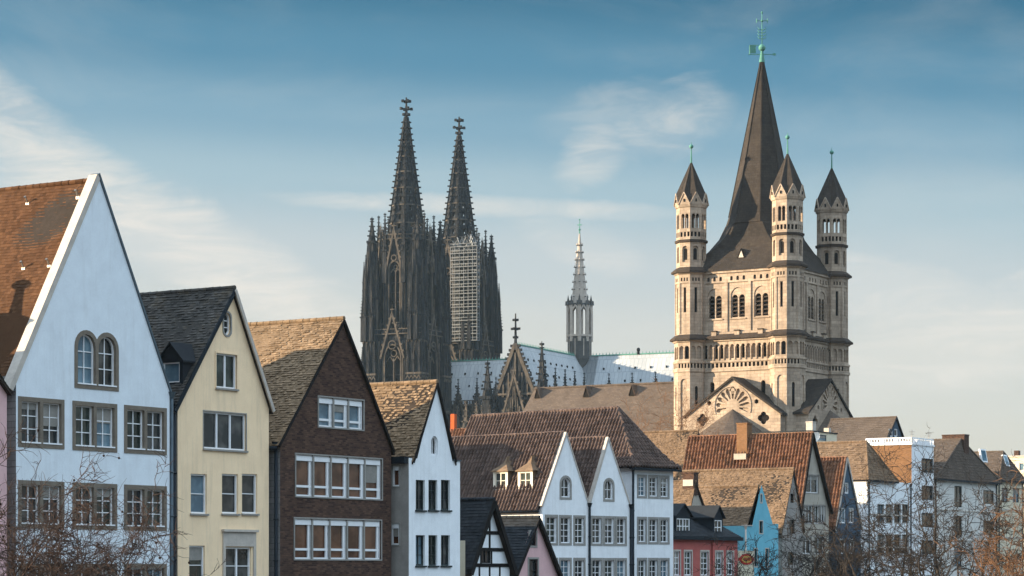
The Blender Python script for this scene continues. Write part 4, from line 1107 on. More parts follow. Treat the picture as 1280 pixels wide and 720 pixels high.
mb.build('nave_wall', MT['church_stone'], church)
for px, py in ((672, 498), (733, 496.5), (790, 495)):
    o, d = CF.ray(px, py); n = V((0, -1, .98)).normalized(); t = (V((0, 0, zr)) - o).dot(n) / d.dot(n); b = o + d * t
    mb = MB(); w = .42
    f0, f1, ft = b + V((-w, -.1, 0)), b + V((w, -.1, 0)), b + V((0, -.1, 1.5)); bk = b + V((0, 1.5, 1.5))
    mb.poly([f0, f1, ft], 1); 
    mb.hexa([f0 + V((-.1, -.1, -.05)), ft + V((0, -.1, .02)), bk + V((0, 0, .02)), f0 + V((-.1, .3, .2)), f0 + V((-.1, -.1, .05)), ft + V((0, -.1, .14)), bk + V((0, 0, .14)), f0 + V((-.1, .3, .3))])
    mb.hexa([f1 + V((.1, -.1, -.05)), ft + V((0, -.1, .02)), bk + V((0, 0, .02)), f1 + V((.1, .3, .2)), f1 + V((.1, -.1, .05)), ft + V((0, -.1, .14)), bk + V((0, 0, .14)), f1 + V((.1, .3, .3))])
    mb.build('dormer', [MT['roof_church'], MT['church_black']], nv)

# ---------------------------------------------------------------- the Gothic cathedral
cath = empty('gothic_cathedral', (21.0, 795.4, 0), R(-25), 'vast dark Gothic cathedral with twin openwork spires and a pale lead roof', 'cathedral')
KF = Frame(cath)
def pinnacle(mb, x, y, z0, z1, w, m=0, cr=True, rot=PI / 4):
    """square shaft with a gablet collar and a crocketed needle"""
    zs = z0 + (z1 - z0) * .45
    mb.frust(x, y, z0, zs, w * .71, w * .66, 4, rot, m)
    mb.frust(x, y, zs, zs + w * .35, w * .92, w * .92, 4, rot, m)
    mb.frust(x, y, zs + w * .35, z1, w * .60, w * .04, 4, rot, m)
    for k in range(4):
        a = rot + PI / 2 * k + PI / 4
        mb.frust(x + w * .5 * math.cos(a), y + w * .5 * math.sin(a), zs, zs + w * 1.3, w * .25, 0.01, 4, a, m, caps=False)
    if cr:
        n = max(3, int((z1 - zs) / (w * .8)))
        for i in range(1, n):
            f = i / n; z = zs + w * .35 + (z1 - zs - w * .35) * f; r = w * .60 * (1 - f) + w * .10
            for k in range(4):
                a = rot + PI / 2 * k; c = w * .13 * (1.2 - f * .5)
                mb.box(x + r * math.cos(a) - c, x + r * math.cos(a) + c, y + r * math.sin(a) - c, y + r * math.sin(a) + c, z - c * .7, z + c * .7, m)
        mb.box(x - w * .28, x + w * .28, y - w * .1, y + w * .1, z1 - w * .5, z1 - w * .25, m); mb.box(x - w * .1, x + w * .1, y - w * .28, y + w * .28, z1 - w * .51, z1 - w * .24, m)
def wimperg(mb, pl, c, w, z0, z1, m=0, d=-.6):
    """open gable over a window with crockets and a finial"""
    for s in (-1, 1): mb.bar(pl.p(c + s * w / 2, z0, d), pl.p(c, z1, d), .55, .6, m=m)
    mb.frust(*pl.p(c, 0, d).xy, z1 - .3, z1 + 2.6, .35, .05, 4, 0, m); mb.bar(pl.p(c - .7, z1 + 1.2, d), pl.p(c + .7, z1 + 1.2, d), .3, .35, m=m)
    for i in range(1, 7):
        for s in (-1, 1): q = pl.p(c + s * w / 2 * (1 - i / 7) + s * .35, z0 + (z1 - z0) * i / 7 + .3, d); mb.box(q.x - .28, q.x + .28, q.y - .28, q.y + .28, q.z - .25, q.z + .3, m)
    r = w * .16; cz = z0 + (z1 - z0) * .3
    for i in range(10):
        a, b = 2 * PI * i / 10, 2 * PI * (i + 1) / 10
        mb.bar(pl.p(c + r * math.cos(a), cz + r * math.sin(a), d), pl.p(c + r * math.cos(b), cz + r * math.sin(b), d), .3, .3, m=m)
def lancet(mb, pl, c, w, z0, z1, m=0, md=2, lights=2):
    """deep pointed window between stepped jambs, with mullions and a tracery rose"""
    hole = arch(c - w / 2, c + w / 2, z0, z1, 'gothic', 10)
    for i, dd in enumerate((0, .35, .7)):
        g = .55 - .2 * i
        pl.band(mb, inset(hole, -g * .2, -g * .2), inset(hole, -g, -g), -.45 + dd, .2 + dd, 3 if i == 0 else m)
    for k in range(1, lights): x = c - w / 2 + w * k / lights; pl.box(mb, x - .17, x + .17, z0, z1 - w * .75, .35, .8, 3)
    for k in range(lights):
        x = c - w / 2 + w * (k + .5) / lights; r = w / lights / 2
        for s in (-1, 1): mb.bar(pl.p(x + s * r, z1 - w * .95, .5), pl.p(x, z1 - w * .62, .5), .25, .3, m=3)
    r = w * .2
    for i in range(8):
        a, b = 2 * PI * i / 8, 2 * PI * (i + 1) / 8; cz = z1 - w * .45
        mb.bar(pl.p(c + r * math.cos(a), cz + r * math.sin(a), .5), pl.p(c + r * math.cos(b), cz + r * math.sin(b), .5), .25, .3, m=3)
    for k in range(1, 5): pl.box(mb, c - w / 2, c + w / 2, z0 + (z1 - w - z0) * k / 5, z0 + (z1 - w - z0) * k / 5 + .18, .45, .75, m)
    return hole
def shafts(mb, pl, u0, u1, z0, z1, n, m=0, w=.28, d=-.35):
    for k in range(n):
        u = u0 + (u1 - u0) * (k + .5) / n; pl.box(mb, u - w / 2, u + w / 2, z0, z1, d, .1, m if k % 2 else 3)
def blind(mb, pl, u0, u1, z0, z1, n, m=0):
    """row of blind pointed panels with little gables: the relief that covers every pier"""
    s = (u1 - u0) / n
    for k in range(n):
        a, b = u0 + s * k, u0 + s * (k + 1)
        pl.box(mb, a, a + s * .14, z0, z1 - s * .8, -.22, .1, m); pl.box(mb, b - s * .14, b, z0, z1 - s * .8, -.22, .1, m)
        for q in ((a, b),): 
            mb.bar(pl.p(a, z1 - s * .8, -.2), pl.p((a + b) / 2, z1, -.2), .24, .26, m=3); mb.bar(pl.p(b, z1 - s * .8, -.2), pl.p((a + b) / 2, z1, -.2), .24, .26, m=3)
def parapet(mb, pl, u0, u1, z, h, m=0, d=-.5):
    pl.box(mb, u0, u1, z, z + .3, d - .25, d + .4, 3); pl.box(mb, u0, u1, z + h, z + h + .28, d - .15, d + .25, 3)
    n = max(2, int((u1 - u0) / .9))
    for k in range(n + 1): u = u0 + (u1 - u0) * k / n; pl.box(mb, u - .14, u + .14, z + .3, z + h, d - .08, d + .15, m)

def west_tower(cx, cy):
    mb = MB(); hf = 8.9
    sides = [Pl((cx - hf, cy - hf, 0), (1, 0, 0), (0, -1, 0)), Pl((cx + hf, cy - hf, 0), (0, 1, 0), (1, 0, 0)), Pl((cx + hf, cy + hf, 0), (-1, 0, 0), (0, 1, 0)), Pl((cx - hf, cy + hf, 0), (0, -1, 0), (-1, 0, 0))]
    w = 2 * hf; ZA, ZB, ZC_ = 82.0, 104.0, 112.0
    for i, pl in enumerate(sides):
        holes = []
        if i < 2 or i == 3:
            c = w / 2
            for z0, z1 in ((54, 78.5), (22, 48)): holes.append(lancet(mb, pl, c, 5.2, z0, z1, 0, 2, 2))
            wimperg(mb, pl, c, 8.2, 74.5, 88.5, 3)
        pl.wall(mb, rect(0, w, 0, ZA), holes, 1.1, 0, 2)
        if i < 2 or i == 3:
            # corner piers in three set-backs, each carved with blind panels
            for a, b in ((-1.6, 3.7), (w - 3.7, w + 1.6)):
                pl.box(mb, a, b, 0, 70, -1.5, .2, 0)
                pp = Pl(pl.p(a, 0, -1.5), pl.eu, pl.n); W_ = b - a
                for z0, z1 in ((36, 47), (48.5, 59), (60, 69)): blind(mb, pp, .1, W_ - .1, z0, z1, 4)
                pl.box(mb, a, b, 69.4, 70, -1.8, .2, 3)
                pl.box(mb, a + .5, b - .5, 70, ZA, -1.0, .2, 0)
                pp = Pl(pl.p(a + .5, 0, -1.0), pl.eu, pl.n); blind(mb, pp, .1, W_ - 1.1, 70.5, 80.5, 3)
                for uu in (a + .6, (a + b) / 2, b - .6):
                    q = pl.p(uu, 0, -1.3); pinnacle(mb, q.x, q.y, 68.5, 78.5, .85, 0)
            shafts(mb, pl, 3.8, w / 2 - 3.2, 50, 80, 3); shafts(mb, pl, w / 2 + 3.2, w - 3.8, 50, 80, 3)
            parapet(mb, pl, -1.2, w + 1.2, ZA, 1.5)
    # octagon storey
    A = 7.7
    for k, pl, wf in oct_faces(cx, cy, A):
        holes = []
        if k not in (2, 3):
            holes = [lancet(mb, pl, wf / 2, 3.3, 86, 104.5, 0, 2, 2)]
            wimperg(mb, pl, wf / 2, 5.6, 102, 114.5, 3)
            shafts(mb, pl, 0, wf / 2 - 2.2, 84, 110, 2); shafts(mb, pl, wf / 2 + 2.2, wf, 84, 110, 2)
        pl.wall(mb, rect(0, wf, ZA, ZC_), holes, 1.0, 0, 2)
        parapet(mb, pl, 0, wf, ZC_ - .4, 1.3)
        f = k * PI / 4 + PI / 8; rv = A * ORAD + .3
        pinnacle(mb, cx + rv * math.cos(f), cy + rv * math.sin(f), 98, 120, 1.5)
    # four corner turrets of clustered needles that step inwards as they rise
    for sx in (-1, 1):
        for sy in (-1, 1):
            x, y = cx + sx * 7.9, cy + sy * 7.9
            mb.frust(x, y, ZA, 97, 2.7, 2.4, 8, PI / 8, 0)
            for k in range(8):
                a = PI / 8 + k * PI / 4; xx, yy = x + 2.5 * math.cos(a), y + 2.5 * math.sin(a)
                mb.frust(xx, yy, ZA, 98, .42, .36, 4, a, 3 if k % 2 else 0); pinnacle(mb, xx, yy, 92 + (k % 3), 103 + (k % 3) * 2, .8)
            mb.frust(x, y, 97, 108, 1.9, 1.5, 8, PI / 8, 0)
            for k in range(4):
                a = k * PI / 2; pinnacle(mb, x + 1.6 * math.cos(a), y + 1.6 * math.sin(a), 100, 111, .8)
            pinnacle(mb, x, y, 104, 119, 2.0)
            for ex_, ey_ in ((sx * 2.6, -sy * 1.2), (-sx * 1.2, sy * 2.6), (sx * 2.6, sy * 1.0), (sx * 1.0, sy * 2.7)):
                pinnacle(mb, x + ex_, y + ey_, 80, 96.5, 1.25)
    t = mb.build('tower', [MT['gothic'], MT['gothic'], MT['gothic_dark'], MT['gothic_lit']], cath)
    # openwork spire: ribs, rings, pierced panels, crockets, double cross flower
    mb = MB(); z0, z1, r0 = ZC_ - 1, 150.5, 6.0
    def rad(z): return .42 + (r0 - .42) * (1 - (z - z0) / (z1 - z0))
    def pt(k, z, g=0.): a = PI / 8 + k * PI / 4; r = rad(z) + g; return V((cx + r * math.cos(a), cy + r * math.sin(a), z))
    zs = [z0]; 
    while zs[-1] < z1 - 2.5: zs.append(zs[-1] + max(1.5, 3.1 - (zs[-1] - z0) * .03))
    zs.append(z1)
    for k in range(8):
        mb.bar(pt(k, z0, .12), pt(k, z1, .08), .62, .62)
        for i, (a, b) in enumerate(zip(zs, zs[1:])):
            p0, p1, q0, q1 = pt(k, a), pt(k + 1, a), pt(k, b), pt(k + 1, b)
            mb.bar(pt(k, b, .1), pt(k + 1, b, .1), .34, .42, m=3 if i % 2 else 0)
            f = .40 if a < z0 + 16 else .455
            l0, l1 = p0.lerp(p1, f), q0.lerp(q1, f); r0_, r1_ = p0.lerp(p1, 1 - f), q0.lerp(q1, 1 - f)
            mb.poly([p0, l0, l1, q0]); mb.poly([r0_, p1, q1, r1_])
            hb = (b - a) * .42; mb.poly([l0, r0_, r0_.lerp(r1_, .36), l0.lerp(l1, .36)])
        z = z0 + 1.0
        while z < z1 - 1:
            p = pt(k, z, .55 + rad(z) * .03); c = .30 + .10 * rad(z) / r0
            mb.box(p.x - c, p.x + c, p.y - c, p.y + c, z - c * .55, z + c * .6, 0)
            z += 1.85
    zt = z1
    mb.frust(cx, cy, zt - .5, zt + 6.3, .55, .22, 8)
    for zz, rr in ((zt + .8, .85), (zt + 2.6, 1.7), (zt + 5.0, 1.15)):
        mb.frust(cx, cy, zz - .35, zz + .35, .75, .75, 8)
        for k in range(4):
            a = k * PI / 2 + PI / 4; mb.bar((cx, cy, zz), (cx + rr * math.cos(a), cy + rr * math.sin(a), zz + .12), .5, .55)
            mb.box(cx + rr * math.cos(a) - .35, cx + rr * math.cos(a) + .35, cy + rr * math.sin(a) - .35, cy + rr * math.sin(a) + .35, zz - .25, zz + .55)
    mb.build('spire', [MT['gothic'], MT['gothic'], MT['gothic_dark'], MT['gothic_lit']], t)
    return t
TX = -50.9
west_tower(TX, -18.7); west_tower(TX, 18.7)

ZR, ZE, HW = 75.4, 61.0, 6.4
def roof_run(mb, a, b, axis):
    def P(s, o, z): return (s, o, z) if axis == 'x' else (o, s, z)
    for s in (-1, 1): mb.poly([P(a, s * HW, ZE), P(b, s * HW, ZE), P(b, 0, ZR), P(a, 0, ZR)])
mb = MB(); roof_run(mb, TX + 6, -HW * .2, 'x'); roof_run(mb, HW * .2, 56, 'x'); roof_run(mb, -46.6, 30, 'y'); roof_run(mb, -HW, HW, 'x')
mb.poly([(56, -HW, ZE), (56, HW, ZE), (56, 0, ZR)]); mb.poly([(-HW, 30, ZE), (HW, 30, ZE), (0, 30, ZR)])
lead = mb.build('roof', MT['roof_lead'], cath)
mb = MB()                                                            # ridge cresting
def crest(p, q):
    p, q = V(p), V(q); n = int((q - p).length / 1.1); mb.bar(p + V((0, 0, .12)), q + V((0, 0, .12)), .35, .35)
    for k in range(n): c = p.lerp(q, (k + .5) / n); mb.frust(c.x, c.y, c.z + .2, c.z + .95, .16, .05, 4)
crest((TX + 6, 0, ZR), (-4, 0, ZR)); crest((4, 0, ZR), (56, 0, ZR)); crest((0, -46, ZR), (0, -4, ZR))
mb.build('ridge_cresting', MT['copper'], lead)
mb = MB(); mb.box(-.2, .2, -.2, .2, -.25, .2); mb.prism([(-.26, .2), (.26, .2), (0, .5)], -.26, .26)   # little lead vents in rows
vent0 = mb.build('roof_vent', MT['gothic_dark'], lead); vents = [0]
def pimple(x, y, z, nx, ny):
    o = vent0 if not vents[0] else vent0.copy()
    if vents[0]: COL.objects.link(o); o.parent = lead
    vents[0] += 1; o.location = (x, y, z)
for row, n in ((.30, 0), (.58, 1), (.82, 0)):
    z = ZR - (ZR - ZE) * row; o = HW * row
    for k in range(9):
        x = 9 + k * 5.2 + (2.6 if n else 0); pimple(x, -o - .1, z, 0, -1)
        x = -11 - k * 4.6 - (2.3 if n else 0); pimple(x, -o - .1, z, 0, -1)
        y = -10 - k * 4.1 - (2 if n else 0); pimple(o + .1, y, z, 1, 0)
mb = MB()                                                            # walls, buttresses, flyers and needles below the lead roof
mb.box(TX + 6, 56, -HW + .3, HW - .3, 0, ZE); mb.box(-HW + .3, HW - .3, -46, 30, 0, ZE)
def bay_row(axis, s, e, side, off, n):
    for k in range(n):
        t = s + (e - s) * (k + .5) / n
        def P(o, z): return (t, side * o, z) if axis == 'x' else (side * o, t, z)
        x, y, _ = P(HW + .6, 0); pinnacle(mb, x, y, ZE - 6, ZE + 8.5, 1.1, 0)
        x, y, _ = P(off, 0); mb.frust(x, y, 0, 44, 1.5, 1.4, 4, PI / 4, 0); pinnacle(mb, x, y, 44, 60, 1.9, 3)
        for zz in (46, 53): mb.bar(P(off, zz - 6), P(HW, zz + 2), .8, 1.2, m=3)
        if axis == 'x': pl = Pl((t - 3, side * HW, 0), (1, 0, 0), (0, side, 0))
        else: pl = Pl((side * HW, t - 3, 0), (0, 1, 0), (side, 0, 0))
        wimperg(mb, pl, 3, 4.2, ZE - 4, ZE + 4.0, 3)
    if axis == 'x': pl = Pl((s, side * HW, 0), (1, 0, 0), (0, side, 0)); parapet(mb, pl, 0, e - s, ZE, 1.2)
    else: pl = Pl((side * HW, s, 0), (0, 1, 0), (side, 0, 0)); parapet(mb, pl, 0, e - s, ZE, 1.2)
bay_row('x', TX + 9, -9, -1, 21, 5); bay_row('x', 9, 55, -1, 21, 6); bay_row('y', -45, -9, 1, 19, 5); bay_row('y', -45, -9, -1, 19, 5)
mb.box(TX + 8, 54, -20, 20, 0, 32); mb.box(-18, 18, -45, 26, 0, 32)
mb.build('nave_wall', [MT['gothic'], MT['gothic'], MT['gothic_dark'], MT['gothic_lit']], cath)
# south transept front: steep crocketed gable, second gable below it, flanking needles
mb = MB(); pl = Pl((-9, -47, 0), (1, 0, 0), (0, -1, 0)); c = 9
hole = lancet(mb, pl, c, 7.5, 34, 57, 3, 2, 4)
pl.wall(mb, rect(0, 18, 0, 60), [hole], 1.0, 0, 2)
pl.slab(mb, [(c - 6.5, 60), (c + 6.5, 60), (c, 74.6)], -.2, .8, 0)
for s in (-1, 1):
    mb.bar(pl.p(c + s * 6.7, 59.6, -.3), pl.p(c, 75.6, -.3), .8, 1.0, m=3)
    for i in range(1, 13):
        q = pl.p(c + s * 6.7 * (1 - i / 13) + s * .6, 59.6 + 16 * i / 13 + .5, -.3); mb.box(q.x - .42, q.x + .42, q.y - .35, q.y + .35, q.z - .3, q.z + .5)
    for k, uu in enumerate((2.2, 3.9, 5.4)): pl.box(mb, c + s * uu - .2, c + s * uu + .2, 60, 71.5 - uu * 2.0, -.55, .1, 3)
pl.box(mb, c - .25, c + .25, 60, 73, -.55, .1, 3); pl.box(mb, c - 6.3, c + 6.3, 60.5, 61.1, -.7, .1, 3)
wimperg(mb, pl, c, 11.5, 47.5, 66.5, 3, -1.3)
for s in (-1, 1):
    for k in range(5): mb.bar(pl.p(c + s * (1 + k * 1.0), 48.5, -1.2), pl.p(c + s * (.2 + k * .75), 63 - k * 3.2, -1.2), .22, .25, m=3)
mb.frust(*pl.p(c, 0, -.2).xy, 75, 84.5, .5, .18, 8)
for zz, rr in ((77.5, .8), (80, 1.45), (82.6, .9)): mb.bar(pl.p(c - rr, zz, -.2), pl.p(c + rr, zz, -.2), .55, .65); mb.bar(pl.p(c, zz, -.2 - rr), pl.p(c, zz, -.2 + rr), .55, .65)
for uu, z1, ww in ((.2, 71, 2.6), (17.8, 76, 2.4), (2.2, 63, 1.5), (15.8, 63, 1.5)):
    q = pl.p(uu, 0, -.9); mb.frust(q.x, q.y, 0, 50, ww * .72, ww * .7, 4, PI / 4, 0); pinnacle(mb, q.x, q.y, 50, z1, ww, 0)
    for s in (-1, 1): pinnacle(mb, q.x + s * ww * .5, q.y - ww * .4, 44, z1 - 13, ww * .45, 3)
    pp = Pl((q.x - ww * .5, q.y - ww * .5 - .02, 0), (1, 0, 0), (0, -1, 0)); blind(mb, pp, 0, ww, 34, 49, 2)
mb.build('transept_gable', [MT['gothic'], MT['gothic'], MT['gothic_dark'], MT['gothic_lit']], cath)
# crossing turret: lead lantern on slim piers with a ribbed needle
mb = MB(); A = 3.55
octo(mb, 0, 0, 67, 74.5, .9, 3.3, 1); octo(mb, 0, 0, 74.5, 81.5, 3.4, 3.4, 1)
for k, pl, w in oct_faces(0, 0, 3.4):
    for i in range(3): pl.box(mb, w * (i + .5) / 3 - .12, w * (i + .5) / 3 + .12, 75.5, 80.8, -.18, .05, 0 if i == 1 else 1)
octo(mb, 0, 0, 81.5, 82.1, 3.8, 3.8, 0)
for k in range(8):
    a = PI / 8 + k * PI / 4; x, y = A * math.cos(a), A * math.sin(a)
    mb.frust(x, y, 80, 92.3, .62, .55, 4, a, 0); mb.frust(x, y, 91.3, 92.6, .95, .85, 4, a, 1); mb.frust(x, y, 92.6, 94.6, .4, .02, 4, a, 1)
    mb.frust(A * .62 * math.cos(a + PI / 8), A * .62 * math.sin(a + PI / 8), 82, 90.5, .3, .3, 4, a, 0)
    b = a + PI / 4; mb.bar((x, y, 89.2), ((x + A * math.cos(b)) / 2, (y + A * math.sin(b)) / 2, 91.2), .35, .5, m=0); mb.bar((A * math.cos(b), A * math.sin(b), 89.2), ((x + A * math.cos(b)) / 2, (y + A * math.sin(b)) / 2, 91.2), .35, .5, m=0)
octo(mb, 0, 0, 90.6, 91.8, 3.3, 3.4, 1); octo(mb, 0, 0, 82.1, 90.6, .9, .9, 1)
octo(mb, 0, 0, 91.8, 94.5, 2.5, 2.1, 0)
octo(mb, 0, 0, 94.5, 114.5, 2.1, .10, 0, False)
for k in range(8):
    a = PI / 8 + k * PI / 4
    for z in [94 + 2.3 * i for i in range(8)]:
        r = 2.2 * (1 - (z - 94.5) / 20.6) + .3; mb.frust(r * math.cos(a), r * math.sin(a), z, z + .6, .24, .04, 4, a, 0); mb.box(r * math.cos(a) - .2, r * math.cos(a) + .2, r * math.sin(a) - .2, r * math.sin(a) + .2, z - .2, z + .02, 1)
fl = mb.build('ridge_turret', [MT['fleche_pale'], MT['fleche_grey']], cath)
mb = MB(); mb.frust(0, 0, 113.5, 118, .22, .08, 6); mb.box(-.7, .7, -.1, .1, 116.2, 116.5); mb.ball((0, 0, 114.9), .38, 8); mb.ball((0, 0, 118), .25, 6)
mb.build('finial', MT['copper'], fl)
mb = MB(); q = KF.on(Pl((0, 0, 0), (1, 0, 0), (0, -1, 0)), 798, 437); mb.frust(q[0], 0, ZR, ZR + 1.0, .5, .4, 6); mb.ball((q[0], 0, ZR + 1.4), .6, 8, sz=1.2); mb.build('finial', MT['gothic_dark'], lead)
# builders' scaffolding on the farther tower
sc = empty('scaffolding', KF.M @ V((TX, 18.7 - 10.9, 0)), R(-25), 'pale grid of scaffolding wrapped round the farther cathedral tower', 'scaffold')
SF = Frame(sc); pl = Pl((0, 0, 0), (1, 0, 0), (0, -1, 0))
ua, zt = SF.on(pl, 563, 309); ub, zb = SF.on(pl, 596, 425)
mb = MB(); n = 14; m_ = 6
for k in range(m_ + 1):
    for dd in (0, 1.6): x = ua + (ub - ua) * k / m_; pl.box(mb, x - .08, x + .08, zb, zt, dd, dd + .2)
for k in range(n + 1):
    z = zb + (zt - zb) * k / n
    for dd in (0, 1.6): pl.box(mb, ua, ub, z + .9, z + 1.05, dd - .05, dd + .2)
mb.build('frame', MT['scaffold'], sc)
mb = MB()
for k in range(n + 1): z = zb + (zt - zb) * k / n; pl.box(mb, ua - .1, ub + .1, z - .1, z + .12, -.15, 1.9)
mb.build('deck', MT['scaffold'], sc)
mb = MB(); rng = random.Random(4)
for k in range(60):
    u = ua + (ub - ua) * rng.uniform(.12, 1); z = zt + rng.uniform(-.5, 3.6) * (1 - abs((u - ua) / (ub - ua) - .6)); mb.bar(pl.p(u, z - .9, rng.uniform(-.1, 1.6)), pl.p(u + rng.uniform(-1.2, 1.2), z + rng.uniform(.3, 1.1), rng.uniform(-.1, 1.6)), .2, .2)
mb.build('scaffold_top', MT['scaffold'], sc)
# back of the scaffold reaches the tower

# ---------------------------------------------------------------- the houses on the right and behind
def simple_gable(name, label, px0, px1, Y, apex, eave_y, D, wall, roofm, theta=TH, wins=(), tw=.28, rh=.24, kind='slate', lift=.04, jit=.6, seed=70, side=None, ov=.2, eave_px=None, verge=None, wk=None, cat='house', fo=.15, clip=None):
    h = House(name, label, px0, Y, theta, cat)
    W_ = h.u(px1, 640); za = h.q(*apex)[1]; ua = min(max(h.q(*apex)[0], W_ * .3), W_ * .7); ze = h.q(eave_px or px1, eave_y)[1]
    holes = [rect(*h.r(*w)) for w in wins]
    h.shell([(0, 0), (W_, 0), (W_, ze), (ua, za), (0, ze)], holes, D, wall, .2, side)
    k = dict(cols=2, rows=2, fw=.06, bar=.05); k.update(wk or {})
    fm = k.pop('fmat', MT['white_paint']); gm = k.pop('pmat', MT['glass'])
    for rc in holes: window(h.front, h.root, rc, .16, fm, gm, **k)
    h.gable_roof(ua, za, ze, ze, 0, W_, -fo, D, roofm, ov, ov * .7, .13, tw=tw, rh=rh, kind=kind, lift=lift, seed=seed, jit=jit, clip=clip)
    if verge:
        mb = MB(); sl = (za - ze) / ua; sr = (za - ze) / (W_ - ua)
        mb.bar((-ov, -fo - .02, ze - ov * sl - .05), (ua, -fo - .02, za - .03), .06, .2); mb.bar((W_ + ov * .7, -fo - .02, ze - ov * .7 * sr - .05), (ua, -fo - .02, za - .03), .06, .2)
        mb.build('verge_board', verge, h.root)
    h.W, h.ua, h.za, h.ze = W_, ua, za, ze
    return h
def hip_house(name, label, px0, px1, Y, apex, eave_y, D, wall, roofm, wins, theta=TH, tw=.3, rh=.26, seed=90, ov=.3, side=None, wk=None, wroof=None):
    h = House(name, label, px0, Y, theta)
    W_ = h.u(px1, 640); ze = h.q(px0, eave_y)[1]; wr = wroof or W_
    holes = [rect(*h.r(*w)) for w in wins]
    h.shell([(0, 0), (W_, 0), (W_, ze), (0, ze)], holes, D, wall, .2, side)
    k = dict(cols=2, rows=1, fw=.07, bar=.06); k.update(wk or {}); fm = k.pop('fmat', MT['dark_paint'])
    for rc in holes: window(h.front, h.root, rc, .16, fm, MT['glass'], **k)
    va, zt = h.H.on(Pl((wr / 2, 0, 0), (0, 1, 0), (-1, 0, 0)), *apex); va = max(va, .6)
    mb = MB(); T = V((wr / 2, va, zt)); L = D + ov
    o = V((-ov, -ov, ze)); es = V((wr / 2 + ov, 0, zt - ze))
    h.slope = (o, es.normalized(), V((0, 1, 0)), L, es.length)
    tiles(mb, o, (0, 1, 0), es, L, es.length, tw, rh, .04, 'slate', seed, [(0, 0), (L, 0), (L, es.length), (va + ov, es.length)], .7)
    es = V((0, va + ov, zt - ze)); L = wr + 2 * ov
    tiles(mb, o, (1, 0, 0), es, L, es.length, tw, rh, .04, 'slate', seed + 1, [(0, 0), (L, 0), (L / 2, es.length)], .7)
    mb.poly([(wr + ov, -ov, ze), (wr + ov, D, ze), (wr / 2, D, zt), T]); mb.poly([(-ov, -ov, ze - .05), (wr + ov, -ov, ze - .05), (wr + ov, D, ze - .05), (-ov, D, ze - .05)], 1)
    mb.poly([(-ov, D, ze), (wr + ov, D, ze), (wr / 2, D, zt)], 1)
    ridge(mb, T, (wr / 2, D, zt), .13, .4); ridge(mb, o, T, .11, .4); ridge(mb, (wr + ov, -ov, ze), T, .11, .4)
    mb.build('roof', [roofm, MT['roof_under']], h.root)
    mb = MB(); mb.box(-ov, wr + ov, -ov - .08, -ov + .04, ze - .16, ze - .0); mb.build('gutter', MT['zinc_dark'], h.root)
    h.W, h.ze, h.zt, h.va = W_, ze, zt, va
    h.pipe(.25, -.1, 0, ze - .3, .07); h.pipe(W_ - .25, -.1, 0, ze - .3, .07)
    mb = MB()
    for z in (ze - 3.4, ze - 6.6): h.front.box(mb, .4, W_ - .4, z, z + .14, -.06, .02)
    mb.build('string_course', MT['coping'], h.root)
    return h

# the red house
h = House('town_house', 'low red house with white dormers, directly right of the white terrace', 841, 184.0, TH)
W8 = h.u(922, 690); ze = h.q(880, 673)[1]
RW = ((842.5, 850), (855.5, 864.5), (876, 885.5), (894.5, 903), (908.5, 916.5))
holes = [h.r(a, b, 689.5, 719) for a, b in RW]; zz = holes[2][2:]
holes = [rect(a, b, *zz) for a, b, _, _ in holes]
h.shell([(0, 0), (W8, 0), (W8, ze), (0, ze)], holes, 10, MT['plaster_red'], .18)
for rc in holes: window(h.front, h.root, rc, .15, MT['white_paint'], MT['glass'], cols=2, rows=4, bar=.05, surround=MT['coping'], sw=.12)
mb = MB(); mb.box(-.15, W8 + .3, -.35, .05, ze - .12, ze + .14); mb.build('cornice', MT['zinc_dark'], h.root)
u_ = h.u(890, 700); h.pipe(u_, -.1, 0, ze - .5, .08, MT['plaster_red'])
mb = MB(); o = V((-.1, -.25, ze + .14)); va, zt = 4.6, h.H.on(Pl((0, 4.6, 0), (1, 0, 0), (0, -1, 0)), 880, 632)[1]; es = V((0, va + .25, zt - ze - .14))
tiles(mb, o, (1, 0, 0), es, W8 + .2, es.length, .25, .2, .025, 'slate', 77)
mb.poly([(-.1, 10, ze), (W8 + .1, 10, ze), (W8 + .1, va, zt), (-.1, va, zt)])
for x in (-.1, W8 + .1): mb.poly([(x, -.25, ze + .14), (x, 10, ze), (x, va, zt)])
mb.build('roof', [MT['roof_slate'], MT['roof_under']], h.root)
for x0, x1, y0, y1 in ((846, 862.5, 648, 667.5), (893.3, 902.5, 650, 668.5)):
    pl = Pl((0, .45, 0), (1, 0, 0), (0, -1, 0)); a = h.r(x0, x1, y0, y1, pl)
    mb = MB(); pl.wall(mb, rect(a[0] - .12, a[1] + .12, a[2] - .4, a[3] + .15), [rect(*a)], .12)
    for x in (a[0] - .12, a[1] + .12): mb.poly([pl.p(x, a[2] - .4), pl.p(x, a[3] + .15), pl.p(x, a[3] + .15, 2.4)])
    d = mb.build('dormer', MT['zinc_dark'], h.root); window(pl, d, rect(*a), .1, MT['white_paint'], MT['glass_curtain'], cols=2, rows=2, leaves=2 if x1 - x0 > 12 else 1, fw=.08, bar=.06, name='sash')
    for s_ in list(d.children):
        for c_ in list(s_.children): c_.parent = d
    mb = MB(); um = (a[0] + a[1]) / 2; zc = a[3] + .15
    for s_, x in ((-1, a[0] - .3), (1, a[1] + .3)):
        q = [pl.p(x, zc - .05, -.15), pl.p(um, zc + .85, -.15), pl.p(um, zc + .85, 3.4), pl.p(x, zc - .05, 2.6)]; mb.hexa(q + [p + V((0, 0, .1)) for p in q])
    mb.poly([pl.p(a[0] - .12, zc), pl.p(a[1] + .12, zc), pl.p(um, zc + .8)])
    mb.build('dormer_roof', MT['roof_slate'], d)
